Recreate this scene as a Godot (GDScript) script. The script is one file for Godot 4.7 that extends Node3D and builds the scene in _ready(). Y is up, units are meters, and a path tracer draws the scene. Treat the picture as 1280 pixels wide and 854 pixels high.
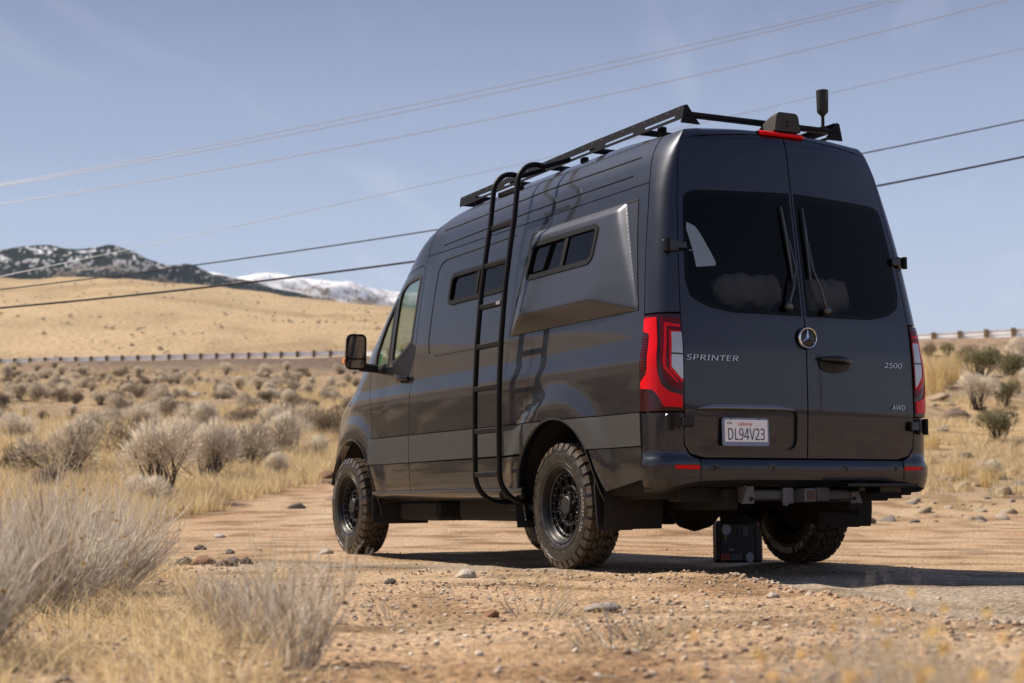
extends Node3D
# A dark camper van on a dirt track below a highway embankment, dry sage hills and snowy mountains behind.
# Van frame: x to the van's right, y up, z to its rear; the middle of the rear doors is the origin.

const EYE := Vector3(-5.906, 0.4153, 7.8385)
const FWD := Vector2(0.449, -0.8935)      # heading (x, z) of the view on the ground
const SIDE := Vector2(0.8935, 0.449)      # to the right of that heading

var M := {}
var taken := {}
var rng := RandomNumberGenerator.new()

func _ready() -> void:
	rng.seed = 7
	setup_camera()
	setup_sky()
	materials()
	tables()
	build_terrain()
	build_mountains()
	build_highway()
	build_cables()
	build_van()
	build_case()
	build_plants()
	build_rocks()

func setup_camera() -> void:
	var cam := Camera3D.new()
	cam.name = "camera"
	cam.keep_aspect = Camera3D.KEEP_HEIGHT
	var at := CameraAttributesPhysical.new()
	at.frustum_focal_length = 57.24
	at.frustum_focus_distance = 9.6
	at.frustum_near = 0.1
	at.frustum_far = 40000.0
	at.exposure_aperture = 3.5
	cam.attributes = at
	cam.fov = 23.683
	cam.near = 0.1
	cam.far = 40000.0
	var f := Vector3(0.447178, 0.098342, -0.889022).normalized()
	var up := Vector3(-0.040046, 0.995142, 0.089938)
	var r := f.cross(up).normalized()
	cam.transform = Transform3D(Basis(r, r.cross(f), -f), EYE)
	add_child(cam, true)
	cam.current = true

func setup_sky() -> void:
	var e := Environment.new()
	e.background_mode = Environment.BG_SKY
	var sky := Sky.new()
	var pm := PanoramaSkyMaterial.new()
	pm.panorama = ImageTexture.create_from_image(sky_image())
	pm.energy_multiplier = 1.0
	sky.sky_material = pm
	e.sky = sky
	e.tonemap_mode = Environment.TONE_MAPPER_LINEAR
	e.tonemap_exposure = 1.36
	e.sdfgi_enabled = true
	e.ssao_enabled = true
	e.ssil_enabled = true
	e.fog_enabled = true
	e.fog_density = 0.000014
	e.fog_light_color = Color(0.80, 0.86, 1.0)
	var we := WorldEnvironment.new()
	we.name = "world_environment"
	we.environment = e
	add_child(we, true)
	var sun := DirectionalLight3D.new()
	sun.name = "sun"
	sun.light_energy = 1.6
	sun.light_color = Color(1.0, 0.95, 0.88)
	sun.light_angular_distance = 0.5
	sun.shadow_enabled = true
	sun.look_at_from_position(Vector3.ZERO, Vector3(0.54, -1.0, 0.57), Vector3.UP)
	add_child(sun, true)

func sky_image() -> Image:
	var w := 2048
	var h := 1024
	var im := Image.create(w, h, false, Image.FORMAT_RGBF)
	var wisps := FastNoiseLite.new()
	wisps.seed = 4
	wisps.frequency = 1.0
	wisps.fractal_octaves = 4
	var stops := [[-90.0, Color(0.278, 0.222, 0.167)], [-2.0, Color(0.389, 0.370, 0.352)], [0.0, Color(0.481, 0.518, 0.583)], [4.0, Color(0.453, 0.495, 0.574)], [6.5, Color(0.402, 0.463, 0.569)], [9.5, Color(0.347, 0.416, 0.541)], [13.0, Color(0.273, 0.333, 0.467)], [18.0, Color(0.190, 0.231, 0.356)], [30.0, Color(0.120, 0.157, 0.278)], [55.0, Color(0.069, 0.102, 0.217)], [90.0, Color(0.049, 0.077, 0.185)]]
	var cw := Color(0.62, 0.64, 0.70)
	for j in h:
		var el := 90.0 - (j + 0.5) / h * 180.0
		var k := 0
		while k < stops.size() - 2 and el > stops[k + 1][0]:
			k += 1
		var t: float = clampf((el - stops[k][0]) / (stops[k + 1][0] - stops[k][0]), 0.0, 1.0)
		t = t * t * (3.0 - 2.0 * t) * 0.5 + t * 0.5
		var base: Color = (stops[k][1] as Color).lerp(stops[k + 1][1], t)
		for i in w:
			var c := base
			if el > 0.5:
				var az := (i + 0.5) / w * TAU
				# thin high streaks on a plane overhead, so that they crowd towards the horizon as real ones do
				var rr := 1.0 / tan(deg_to_rad(maxf(el, 2.0)) * 0.98 + 0.03)
				var px := cos(az) * rr
				var pz := sin(az) * rr
				var u := px * 0.80 + pz * 0.60
				var v := -px * 0.60 + pz * 0.80
				var n := wisps.get_noise_3d(u * 0.35, v * 2.4, 0.0)
				n = smoothstep(0.18, 0.62, n + 0.18 * wisps.get_noise_3d(u * 2.0, v * 5.0, 9.0))
				c = base.lerp(cw, 0.14 * n)
			im.set_pixel(i, j, c)
	return im

# ---------------------------------------------------------------- names and tags
func numbered(called: String) -> String:
	if not taken.has(called):
		taken[called] = 0
		return called
	taken[called] += 1
	return "%s_%03d" % [called, taken[called]]

func tag(o: Node3D, label: String, category: String, group := "") -> void:
	o.set_meta("label", label)
	o.set_meta("category", category)
	if group:
		o.set_meta("group", group)

func thing(called: String, label: String, category: String, at := Vector3.ZERO, turn := 0.0, group := "") -> Node3D:
	var o := Node3D.new()
	o.name = numbered(called)
	o.position = at
	o.rotation.y = turn
	tag(o, label, category, group)
	add_child(o)
	return o

func part(called: String, mesh: Mesh, mat: Material, parent: Node, at := Transform3D()) -> MeshInstance3D:
	var o := MeshInstance3D.new()
	o.mesh = mesh
	o.material_override = mat
	o.transform = at
	if parent == self:
		o.name = numbered(called)
		add_child(o)
	else:
		var n := 0
		var nm := called
		while parent.has_node(NodePath(nm)):
			n += 1
			nm = "%s_%03d" % [called, n]
		o.name = nm
		parent.add_child(o)
	return o

func holder(called: String, parent: Node, at := Transform3D()) -> Node3D:
	var o := Node3D.new()
	var n := 0
	var nm := called
	while parent.has_node(NodePath(nm)):
		n += 1
		nm = "%s_%03d" % [called, n]
	o.name = nm
	o.transform = at
	parent.add_child(o)
	return o

func structure(called: String, mesh: Mesh, mat: Material) -> MeshInstance3D:
	var o := part(called, mesh, mat, self)
	o.set_meta("kind", "structure")
	return o

# ---------------------------------------------------------------- mesh collector
class Bag:
	var v := PackedVector3Array()
	var n := PackedVector3Array()
	var c := PackedColorArray()
	var uv := PackedVector2Array()
	var ix := PackedInt32Array()
	var col := Color(1, 1, 1)

	func add(p: Vector3, nn: Vector3, t := Vector2.ZERO) -> int:
		v.append(p)
		n.append(nn)
		c.append(col)
		uv.append(t)
		return v.size() - 1

	func tri(a: int, b: int, d: int) -> void:
		# front faces run clockwise: turn the triangle so that it agrees with its normals
		var g := (v[b] - v[a]).cross(v[d] - v[a])
		if g.dot(n[a] + n[b] + n[d]) > 0.0:
			ix.append(a); ix.append(d); ix.append(b)
		else:
			ix.append(a); ix.append(b); ix.append(d)

	func flat(ps: Array, towards := Vector3.ZERO) -> void:
		# a flat convex face; «towards» tells its outside when the order does not
		var g: Vector3 = (ps[1] - ps[0]).cross(ps[2] - ps[0]).normalized()
		if towards != Vector3.ZERO and g.dot(towards) < 0.0:
			g = -g
		var f: int = v.size()
		for p in ps:
			add(p, g)
		for k in range(1, ps.size() - 1):
			tri(f, f + k, f + k + 1)

	func mesh() -> ArrayMesh:
		var a := []
		a.resize(Mesh.ARRAY_MAX)
		a[Mesh.ARRAY_VERTEX] = v
		a[Mesh.ARRAY_NORMAL] = n
		a[Mesh.ARRAY_COLOR] = c
		a[Mesh.ARRAY_TEX_UV] = uv
		a[Mesh.ARRAY_INDEX] = ix
		var m := ArrayMesh.new()
		m.add_surface_from_arrays(Mesh.PRIMITIVE_TRIANGLES, a)
		return m

	func box(at: Vector3, size: Vector3, bev := 0.0, b := Basis()) -> void:
		# a box with chamfered edges
		var h := size * 0.5
		bev = minf(bev, minf(h.x, minf(h.y, h.z)) * 0.49)
		var i := h - Vector3(bev, bev, bev)
		for ax in 3:
			for s in [-1.0, 1.0]:
				var p := []
				var q := (ax + 1) % 3
				var r := (ax + 2) % 3
				for k in [[-1, -1], [1, -1], [1, 1], [-1, 1]]:
					var w := Vector3.ZERO
					w[ax] = s * h[ax]
					w[q] = k[0] * i[q]
					w[r] = k[1] * i[r]
					p.append(at + b * w)
				var o := Vector3.ZERO
				o[ax] = s
				flat(p, b * o)
		if bev <= 0.0:
			return
		for ax in 3:
			var q := (ax + 1) % 3
			var r := (ax + 2) % 3
			for s in [-1.0, 1.0]:
				for t in [-1.0, 1.0]:
					var p := []
					for k in [[-1, 0], [1, 0], [1, 1], [-1, 1]]:
						var w := Vector3.ZERO
						w[ax] = k[0] * i[ax]
						w[q] = s * (h[q] if k[1] == 0 else i[q])
						w[r] = t * (i[r] if k[1] == 0 else h[r])
						p.append(at + b * w)
					var o := Vector3.ZERO
					o[q] = s
					o[r] = t
					flat(p, b * o)
		for s in [-1.0, 1.0]:
			for t in [-1.0, 1.0]:
				for u in [-1.0, 1.0]:
					flat([at + b * Vector3(s * h.x, t * i.y, u * i.z), at + b * Vector3(s * i.x, t * h.y, u * i.z), at + b * Vector3(s * i.x, t * i.y, u * h.z)], b * Vector3(s, t, u))

	func tube(path: Array, radii: Array, sides := 8, caps := true, squash := 1.0) -> void:
		# a round bar along a path, its frame carried along
		var m := path.size()
		var t0: Vector3 = (path[1] - path[0]).normalized()
		var up := Vector3.UP if absf(t0.y) < 0.9 else Vector3.RIGHT
		var e1 := up.cross(t0).normalized()
		var rings := []
		for k in m:
			var t: Vector3 = (path[mini(k + 1, m - 1)] - path[maxi(k - 1, 0)]).normalized()
			e1 = (e1 - t * e1.dot(t)).normalized()
			var e2 := t.cross(e1)
			var r: float = radii[mini(k, radii.size() - 1)]
			var ring := []
			for j in sides:
				var a := TAU * j / sides
				var o := e1 * cos(a) + e2 * sin(a) * squash
				ring.append(add(path[k] + o * r, o.normalized(), Vector2(float(j) / sides, k)))
			rings.append(ring)
		for k in m - 1:
			for j in sides:
				var j2 := (j + 1) % sides
				tri(rings[k][j], rings[k][j2], rings[k + 1][j2])
				tri(rings[k][j], rings[k + 1][j2], rings[k + 1][j])
		if caps:
			for k in [0, m - 1]:
				var p := []
				for j in sides:
					p.append(v[rings[k][j]])
				flat(p, (path[0] - path[1]) if k == 0 else (path[m - 1] - path[m - 2]))

	func lathe(prof: Array, segs: int, x := Transform3D(), from := 0.0, to := TAU) -> void:
		# profile of Vector2(radius, along y) turned about y; corners sharper than 40 degrees stay crisp
		var m := prof.size()
		for k in m - 1:
			var a: Vector2 = prof[k]
			var b: Vector2 = prof[k + 1]
			var d := (b - a)
			if d.length() < 1e-6:
				continue
			var nn := Vector2(d.y, -d.x).normalized()
			var na := nn
			var nb := nn
			if k > 0:
				var e: Vector2 = (prof[k] - prof[k - 1])
				var en := Vector2(e.y, -e.x).normalized()
				if en.dot(nn) > 0.76:
					na = (en + nn).normalized()
			if k < m - 2:
				var e: Vector2 = (prof[k + 2] - prof[k + 1])
				var en := Vector2(e.y, -e.x).normalized()
				if en.dot(nn) > 0.76:
					nb = (en + nn).normalized()
			var last := []
			for j in segs + 1:
				var th := from + (to - from) * j / segs
				var cs := cos(th)
				var sn := sin(th)
				var now := [add(x * Vector3(a.x * cs, a.y, a.x * sn), (x.basis * Vector3(na.x * cs, na.y, na.x * sn)).normalized()), add(x * Vector3(b.x * cs, b.y, b.x * sn), (x.basis * Vector3(nb.x * cs, nb.y, nb.x * sn)).normalized())]
				if j > 0:
					tri(last[0], last[1], now[1])
					tri(last[0], now[1], now[0])
				last = now

	func prism(poly: PackedVector2Array, depth: float, x := Transform3D(), bev := 0.0) -> void:
		# polygon in x, y pushed along z from 0 to depth, with a chamfer round its front
		var cap := poly
		if bev > 0.0:
			var off := Geometry2D.offset_polygon(poly, -bev)
			if off.size() == 1 and off[0].size() == poly.size():
				cap = match_start(poly, off[0])
			else:
				bev = 0.0
		for z in [0.0, depth]:
			var pp := cap if z > 0.0 else poly
			var f := v.size()
			for p in pp:
				add(x * Vector3(p.x, p.y, z), (x.basis * Vector3(0, 0, 1 if z > 0.0 else -1)).normalized())
			var t := Geometry2D.triangulate_polygon(pp)
			for k in range(0, t.size(), 3):
				tri(f + t[k], f + t[k + 1], f + t[k + 2])
		var cw := Geometry2D.is_polygon_clockwise(poly)
		for k in poly.size():
			var a := poly[k]
			var b := poly[(k + 1) % poly.size()]
			var d := (b - a).normalized()
			var o := Vector3(d.y, -d.x, 0) * (-1.0 if cw else 1.0)
			flat([x * Vector3(a.x, a.y, 0), x * Vector3(b.x, b.y, 0), x * Vector3(b.x, b.y, depth - bev), x * Vector3(a.x, a.y, depth - bev)], x.basis * o)
			if bev > 0.0:
				var c2 := cap[k]
				var d2 := cap[(k + 1) % poly.size()]
				flat([x * Vector3(a.x, a.y, depth - bev), x * Vector3(b.x, b.y, depth - bev), x * Vector3(d2.x, d2.y, depth), x * Vector3(c2.x, c2.y, depth)], x.basis * (o + Vector3(0, 0, 1)))

	static func match_start(poly: PackedVector2Array, off: PackedVector2Array) -> PackedVector2Array:
		if Geometry2D.is_polygon_clockwise(off) != Geometry2D.is_polygon_clockwise(poly):
			off.reverse()
		var best := 0
		for k in off.size():
			if off[k].distance_squared_to(poly[0]) < off[best].distance_squared_to(poly[0]):
				best = k
		var r := PackedVector2Array()
		for k in off.size():
			r.append(off[(best + k) % off.size()])
		return r

	func sheet(rows: Array, close := false) -> void:
		# rows of points, smooth; «close» joins the last column to the first
		var m := rows.size()
		var w: int = rows[0].size()
		var f := v.size()
		for i in m:
			for j in w:
				var i0 := maxi(i - 1, 0)
				var i1 := mini(i + 1, m - 1)
				var j0 := (j - 1 + w) % w if close else maxi(j - 1, 0)
				var j1 := (j + 1) % w if close else mini(j + 1, w - 1)
				var du: Vector3 = rows[i1][j] - rows[i0][j]
				var dv: Vector3 = rows[i][j1] - rows[i][j0]
				var g := du.cross(dv)
				if g.length_squared() < 1e-16:
					du = rows[mini(i + 1, m - 1)][j] - rows[i][j]
					g = (rows[mini(i + 1, m - 1)][j] - rows[maxi(i - 1, 0)][j]).cross(rows[mini(i + 1, m - 1)][j1] - rows[mini(i + 1, m - 1)][j0])
				add(rows[i][j], g.normalized() if g.length_squared() > 1e-18 else Vector3.UP, Vector2(j, i))
		for i in m - 1:
			for j in (w if close else w - 1):
				var j2 := (j + 1) % w
				tri(f + i * w + j, f + i * w + j2, f + (i + 1) * w + j2)
				tri(f + i * w + j, f + (i + 1) * w + j2, f + (i + 1) * w + j)

	func join(m: Mesh, x: Transform3D) -> void:
		for s in m.get_surface_count():
			var a := m.surface_get_arrays(s)
			var f := v.size()
			var vv: PackedVector3Array = a[Mesh.ARRAY_VERTEX]
			var nn: PackedVector3Array = a[Mesh.ARRAY_NORMAL]
			for k in vv.size():
				add(x * vv[k], (x.basis * nn[k]).normalized())
			if a[Mesh.ARRAY_INDEX] != null:
				var jx: PackedInt32Array = a[Mesh.ARRAY_INDEX]
				for k in range(0, jx.size(), 3):
					tri(f + jx[k], f + jx[k + 1], f + jx[k + 2])
			else:
				for k in range(0, vv.size(), 3):
					tri(f + k, f + k + 1, f + k + 2)

func letters(text: String, height: float, depth := 0.004, font_name := "Droid Sans", bold := false) -> TextMesh:
	var t := TextMesh.new()
	var f := SystemFont.new()
	f.font_names = PackedStringArray([font_name])
	if bold:
		f.font_weight = 700
	t.font = f
	t.text = text
	t.font_size = 64
	t.pixel_size = height / 64.0 * 1.38
	t.depth = depth
	t.curve_step = 2.0
	return t

# ---------------------------------------------------------------- small mathematics
func pchip(xs: Array, ys: Array, lo: float, hi: float, step: float, soft: int) -> PackedFloat32Array:
	# a table sampled from a line through points, then softened
	var n := int(round((hi - lo) / step)) + 1
	var a := PackedFloat32Array()
	a.resize(n)
	var k := 0
	for i in n:
		var x := lo + i * step
		while k < xs.size() - 2 and x > xs[k + 1]:
			k += 1
		var t: float = (x - xs[k]) / (xs[k + 1] - xs[k])
		if x < xs[0]:
			t = (x - xs[0]) / (xs[1] - xs[0])
		a[i] = lerpf(ys[k], ys[k + 1], t)
	for pass_ in 3:
		var b := a.duplicate()
		var run := 0.0
		for i in range(soft, n - soft):
			if i == soft:
				for j in range(-soft, soft + 1):
					run += a[i + j]
			else:
				run += a[i + soft] - a[i - soft - 1]
			b[i] = run / (2 * soft + 1)
		a = b
	return a

func look(a: PackedFloat32Array, lo: float, step: float, x: float) -> float:
	var t := (x - lo) / step
	var i := clampi(int(floor(t)), 0, a.size() - 2)
	return lerpf(a[i], a[i + 1], clampf(t - i, -1.0, 2.0))

func rounded(poly: PackedVector2Array, r, steps := 5) -> PackedVector2Array:
	# the polygon with its corners rounded; r is one radius or one per corner
	var out := PackedVector2Array()
	var n := poly.size()
	for k in n:
		var rr: float = r[k] if r is Array else r
		var p := poly[k]
		var a := poly[(k - 1 + n) % n] - p
		var b := poly[(k + 1) % n] - p
		var half := absf(a.angle_to(b)) / 2.0
		if rr <= 0.0 or half > 1.55:
			out.append(p)
			continue
		var t := minf(rr / tan(half), minf(a.length(), b.length()) * 0.49)
		var r2 := t * tan(half)
		var pa := p + a.normalized() * t
		var pb := p + b.normalized() * t
		var c := p + (a.normalized() + b.normalized()).normalized() * (r2 / sin(half))
		var a0 := (pa - c).angle()
		var da := wrapf((pb - c).angle() - a0, -PI, PI)
		for s in steps + 1:
			out.append(c + Vector2.from_angle(a0 + da * s / steps) * r2)
	return out

func dense(poly: PackedVector2Array, step: float) -> PackedVector2Array:
	var out := PackedVector2Array()
	for k in poly.size():
		var a := poly[k]
		var b := poly[(k + 1) % poly.size()]
		var m := maxi(1, int(ceil(a.distance_to(b) / step)))
		for s in m:
			out.append(a.lerp(b, float(s) / m))
	return out

func circle(c: Vector2, r: float, n := 48) -> PackedVector2Array:
	var out := PackedVector2Array()
	for k in n:
		out.append(c + Vector2.from_angle(TAU * k / n) * r)
	return out

func slot(pts: Array, w: float) -> PackedVector2Array:
	# a thin closed outline round a line
	var o := Geometry2D.offset_polyline(PackedVector2Array(pts), w / 2.0, Geometry2D.JOIN_ROUND, Geometry2D.END_ROUND)
	return o[0]

func biggest(polys: Array) -> PackedVector2Array:
	var best := PackedVector2Array()
	var most := -1.0
	for p in polys:
		var s := 0.0
		for k in p.size():
			s += p[k].cross(p[(k + 1) % p.size()])
		if absf(s) > most:
			most = absf(s)
			best = p
	return best

# A piece of bodywork: the outline (less its holes) is laid on the surface map(u, v) -> Vector3, cut into cells that follow
# the curve, with the surface's own normals, and its edges folded in by «fold» metres.
func panel(outer: PackedVector2Array, holes: Array, map: Callable, cell := 0.06, fold := 0.012, bag: Bag = null) -> Bag:
	if bag == null:
		bag = Bag.new()
	var lo := outer[0]
	var hi := outer[0]
	for p in outer:
		lo = lo.min(p)
		hi = hi.max(p)
	var cache := {}
	var nx := int(ceil((hi.x - lo.x) / cell))
	var ny := int(ceil((hi.y - lo.y) / cell))
	var boxes := []
	for h in holes:
		var a: Vector2 = h[0]
		var b: Vector2 = h[0]
		for p in h:
			a = a.min(p)
			b = b.max(p)
		boxes.append(Rect2(a, b - a))
	var mid := Vector3(0, 1.3, -2.6)
	for i in nx:
		for j in ny:
			var r := Rect2(lo + Vector2(i, j) * cell, Vector2(cell, cell))
			var quad := PackedVector2Array([r.position, r.position + Vector2(cell, 0), r.end, r.position + Vector2(0, cell)])
			var pieces := Geometry2D.intersect_polygons(quad, outer)
			for k in holes.size():
				if not r.intersects(boxes[k]):
					continue
				var rest: Array[PackedVector2Array] = []
				for q in pieces:
					for c in Geometry2D.clip_polygons(q, holes[k]):
						if not Geometry2D.is_polygon_clockwise(c):
							rest.append(c)
				pieces = rest
			for q in pieces:
				if q.size() < 3:
					continue
				var t := Geometry2D.triangulate_polygon(q)
				if t.is_empty():
					for k in range(1, q.size() - 1):
						t.append_array([0, k, k + 1])
				var ids := []
				for p in q:
					ids.append(skin(bag, p, map, cache, mid))
				for k in range(0, t.size(), 3):
					bag.tri(ids[t[k]], ids[t[k + 1]], ids[t[k + 2]])
	if fold > 0.0:
		for loop in [outer] + holes:
			var l := dense(loop, cell * 0.7)
			for k in l.size():
				var a := l[k]
				var b := l[(k + 1) % l.size()]
				var ia := skin(bag, a, map, cache, mid)
				var ib := skin(bag, b, map, cache, mid)
				var pa := bag.v[ia]
				var pb := bag.v[ib]
				if pa.distance_squared_to(pb) < 1e-10:
					continue
				bag.flat([pa, pb, pb - bag.n[ib] * fold, pa - bag.n[ia] * fold])
	return bag

func skin(bag: Bag, p: Vector2, map: Callable, cache: Dictionary, mid: Vector3) -> int:
	var key := Vector2i((p * 20000.0).round())
	if cache.has(key):
		return cache[key]
	var e := 0.008
	var q: Vector3 = map.call(p.x, p.y)
	var du: Vector3 = map.call(p.x + e, p.y) - map.call(p.x - e, p.y)
	var dv: Vector3 = map.call(p.x, p.y + e) - map.call(p.x, p.y - e)
	var g := du.cross(dv).normalized()
	if g.dot(q - mid) < 0.0:
		g = -g
	var id := bag.add(q, g, p)
	cache[key] = id
	return id

# ---------------------------------------------------------------- materials
func lin(r: float, g: float, b: float) -> Color:
	return Color(r, g, b).linear_to_srgb()

func plain(r: float, g: float, b: float, rough: float, metal := 0.0, spec := 0.5) -> StandardMaterial3D:
	var m := StandardMaterial3D.new()
	m.albedo_color = lin(r, g, b)
	m.roughness = rough
	m.metallic = metal
	m.metallic_specular = spec
	return m

func noise_tex(freq: float, seed_: int, size := 512, octaves := 5, ramp: Array = [], normal := false, strength := 4.0, kind := FastNoiseLite.TYPE_SIMPLEX_SMOOTH) -> NoiseTexture2D:
	var n := FastNoiseLite.new()
	n.noise_type = kind
	n.seed = seed_
	n.frequency = freq
	n.fractal_octaves = octaves
	var t := NoiseTexture2D.new()
	t.width = size
	t.height = size
	t.seamless = true
	t.noise = n
	if ramp.size():
		var g := Gradient.new()
		var off := PackedFloat32Array()
		var cs := PackedColorArray()
		for r in ramp:
			off.append(r[0])
			cs.append(r[1])
		g.offsets = off
		g.colors = cs
		t.color_ramp = g
	if normal:
		t.as_normal_map = true
		t.bump_strength = strength
	return t

func tri(m: StandardMaterial3D, scale: float) -> StandardMaterial3D:
	m.uv1_triplanar = true
	m.uv1_world_triplanar = true
	m.uv1_scale = Vector3(scale, scale, scale)
	return m

func vivid(m: StandardMaterial3D) -> StandardMaterial3D:
	m.vertex_color_use_as_albedo = true
	return m

func materials() -> void:
	var p := plain(0.032, 0.035, 0.045, 0.43, 0.9, 0.5)
	p.clearcoat_enabled = true
	p.clearcoat = 0.8
	p.clearcoat_roughness = 0.03
	# road dust dulls the coat unevenly
	p.roughness_texture = noise_tex(0.012, 3, 512, 4, [[0.0, Color(0.86, 0.86, 0.86)], [1.0, Color(1, 1, 1)]])
	M.paint = tri(p, 0.6)
	M.cladding = plain(0.036, 0.037, 0.038, 0.5)
	var fp := plain(0.066, 0.070, 0.086, 0.42, 0.95, 0.5)
	fp.clearcoat_enabled = true
	fp.clearcoat = 0.5
	fp.clearcoat_roughness = 0.25
	M.flare = fp
	M.black = plain(0.010, 0.010, 0.011, 0.55)
	M.powder = plain(0.006, 0.006, 0.0065, 0.5, 0.0, 0.30)
	M.badge = plain(0.45, 0.46, 0.48, 0.2, 1.0)
	M.void = plain(0.004, 0.004, 0.004, 0.9)
	M.under = plain(0.012, 0.011, 0.010, 0.85)
	M.seal = plain(0.008, 0.008, 0.008, 0.6)
	M.gloss = plain(0.008, 0.008, 0.009, 0.12)
	M.satin_rim = plain(0.009, 0.009, 0.010, 0.42, 0.0, 0.3)
	M.bolt = plain(0.35, 0.35, 0.37, 0.25, 1.0)
	M.chrome = plain(0.80, 0.80, 0.82, 0.10, 1.0)
	M.wiper = plain(0.022, 0.022, 0.023, 0.32, 0.0, 0.8)
	M.steel = plain(0.12, 0.12, 0.123, 0.5, 0.3)
	M.bar_grey = plain(0.062, 0.063, 0.067, 0.5, 0.2)
	var g := StandardMaterial3D.new()
	g.transparency = BaseMaterial3D.TRANSPARENCY_ALPHA
	g.albedo_color = Color(0.012, 0.012, 0.014, 0.72)
	g.roughness = 0.02
	g.metallic_specular = 0.30
	M.dark_glass = g
	var g3: StandardMaterial3D = g.duplicate()
	g3.albedo_color = Color(0.012, 0.012, 0.014, 0.93)
	M.camper_glass = g3
	var g2: StandardMaterial3D = g.duplicate()
	g2.albedo_color = Color(0.13, 0.36, 0.22, 0.40)
	M.clear_glass = g2
	var rd := plain(0.74, 0.007, 0.014, 0.15, 0.0, 0.32)
	M.red = rd
	var rd2 := plain(0.13, 0.003, 0.012, 0.12, 0.0, 0.35)
	M.dark_red = rd2
	var rd3 := plain(0.035, 0.003, 0.008, 0.12)
	M.maroon = rd3
	M.clear_lens = plain(0.45, 0.46, 0.50, 0.12, 0.4)
	M.amber = plain(0.7, 0.22, 0.02, 0.2)
	M.plate_white = plain(0.93, 0.93, 0.92, 0.4)
	M.plate_frame = plain(0.20, 0.26, 0.38, 0.35)
	M.plate_blue = plain(0.02, 0.03, 0.09, 0.5)
	M.plate_red = plain(0.5, 0.05, 0.05, 0.5)
	M.mirror = plain(0.30, 0.31, 0.33, 0.03, 1.0)
	M.linen = plain(0.80, 0.82, 0.78, 0.9)
	M.seat = plain(0.02, 0.02, 0.022, 0.85)
	M.sticker_white = plain(0.24, 0.245, 0.28, 0.6)
	M.sticker_orange = plain(0.34, 0.055, 0.02, 0.6)
	M.sticker_yellow = plain(0.30, 0.20, 0.02, 0.6)
	M.sticker_green = plain(0.10, 0.55, 0.30, 0.5)
	var rb := plain(0.017, 0.0165, 0.016, 0.82)
	rb.roughness_texture = noise_tex(0.03, 8, 256, 3)
	rb.albedo_texture = noise_tex(0.02, 18, 512, 5, [[0.0, Color(0.75, 0.74, 0.72)], [0.55, Color(0.95, 0.92, 0.88)], [1.0, Color(1, 1, 1)]])
	rb.albedo_color = lin(0.030, 0.028, 0.026)
	M.rubber = tri(rb, 2.0)
	var rt: StandardMaterial3D = rb.duplicate()
	rt.albedo_color = lin(0.088, 0.070, 0.054)
	M.tread = rt
	M.white_letter = plain(0.42, 0.42, 0.40, 0.8)
	M.grey_letter = plain(0.16, 0.155, 0.15, 0.8)
	# ground and rock: the vertex colours say what the soil is, the textures give grain
	var grain := noise_tex(0.02, 21, 1024, 6, [[0.0, Color(0.52, 0.50, 0.48)], [0.35, Color(0.80, 0.79, 0.78)], [0.6, Color(0.93, 0.93, 0.93)], [0.78, Color(1, 1, 1)], [1.0, Color(1, 1, 1)]])
	var soil := plain(1, 1, 1, 0.95, 0.0, 0.25)
	soil.albedo_texture = grain
	soil.heightmap_enabled = true
	soil.heightmap_texture = noise_tex(0.03, 22, 1024, 6)
	soil.heightmap_scale = 1.6
	soil.detail_enabled = true
	soil.detail_blend_mode = BaseMaterial3D.BLEND_MODE_MUL
	soil.detail_uv_layer = BaseMaterial3D.DETAIL_UV_2
	soil.detail_albedo = noise_tex(0.012, 25, 1024, 7, [[0.0, Color(0.60, 0.56, 0.51)], [0.38, Color(0.86, 0.84, 0.81)], [0.55, Color(0.98, 0.97, 0.96)], [1.0, Color(1, 1, 1)]])
	soil.uv2_triplanar = true
	soil.uv2_world_triplanar = true
	soil.uv2_scale = Vector3(0.075, 0.075, 0.075)
	M.soil = vivid(tri(soil, 0.9))
	var far := plain(1, 1, 1, 1.0, 0.0, 0.2)
	far.albedo_texture = noise_tex(0.03, 31, 1024, 6, [[0.0, Color(0.62, 0.58, 0.52)], [0.42, Color(0.86, 0.84, 0.81)], [0.6, Color(0.97, 0.96, 0.95)], [1.0, Color(1, 1, 1)]])
	M.far = vivid(tri(far, 0.02))
	M.mountain = vivid(plain(1, 1, 1, 1.0, 0.0, 0.1))
	var rk := plain(1, 1, 1, 0.92, 0.0, 0.3)
	rk.albedo_texture = noise_tex(0.03, 41, 512, 5, [[0.0, Color(0.55, 0.53, 0.52)], [0.5, Color(0.9, 0.9, 0.9)], [1.0, Color(1, 1, 1)]])
	rk.heightmap_enabled = true
	rk.heightmap_texture = noise_tex(0.04, 42, 512, 5)
	rk.heightmap_scale = 1.0
	M.rock = vivid(tri(rk, 3.0))
	var leaf := plain(1, 1, 1, 0.85, 0.0, 0.2)
	leaf.backlight_enabled = true
	leaf.backlight = Color(0.90, 0.87, 0.80)
	M.leaf = vivid(leaf)
	var stem := plain(1, 1, 1, 0.5, 0.0, 0.5)
	stem.backlight_enabled = true
	stem.backlight = Color(0.80, 0.78, 0.74)
	M.stem = vivid(stem)
	M.asphalt = tri(plain(0.055, 0.055, 0.057, 0.9), 1.0)
	M.galvanised = plain(0.90, 0.90, 0.90, 0.5, 0.15)
	M.wood_post = plain(0.20, 0.135, 0.075, 0.9)
	M.cable_dark = plain(0.03, 0.03, 0.032, 0.6)
	M.cable_pale = plain(0.60, 0.62, 0.66, 0.4, 0.9)
	M.pole = plain(0.12, 0.085, 0.06, 0.9)

# ---------------------------------------------------------------- the land
var relief := FastNoiseLite.new()
var patches := FastNoiseLite.new()

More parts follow.
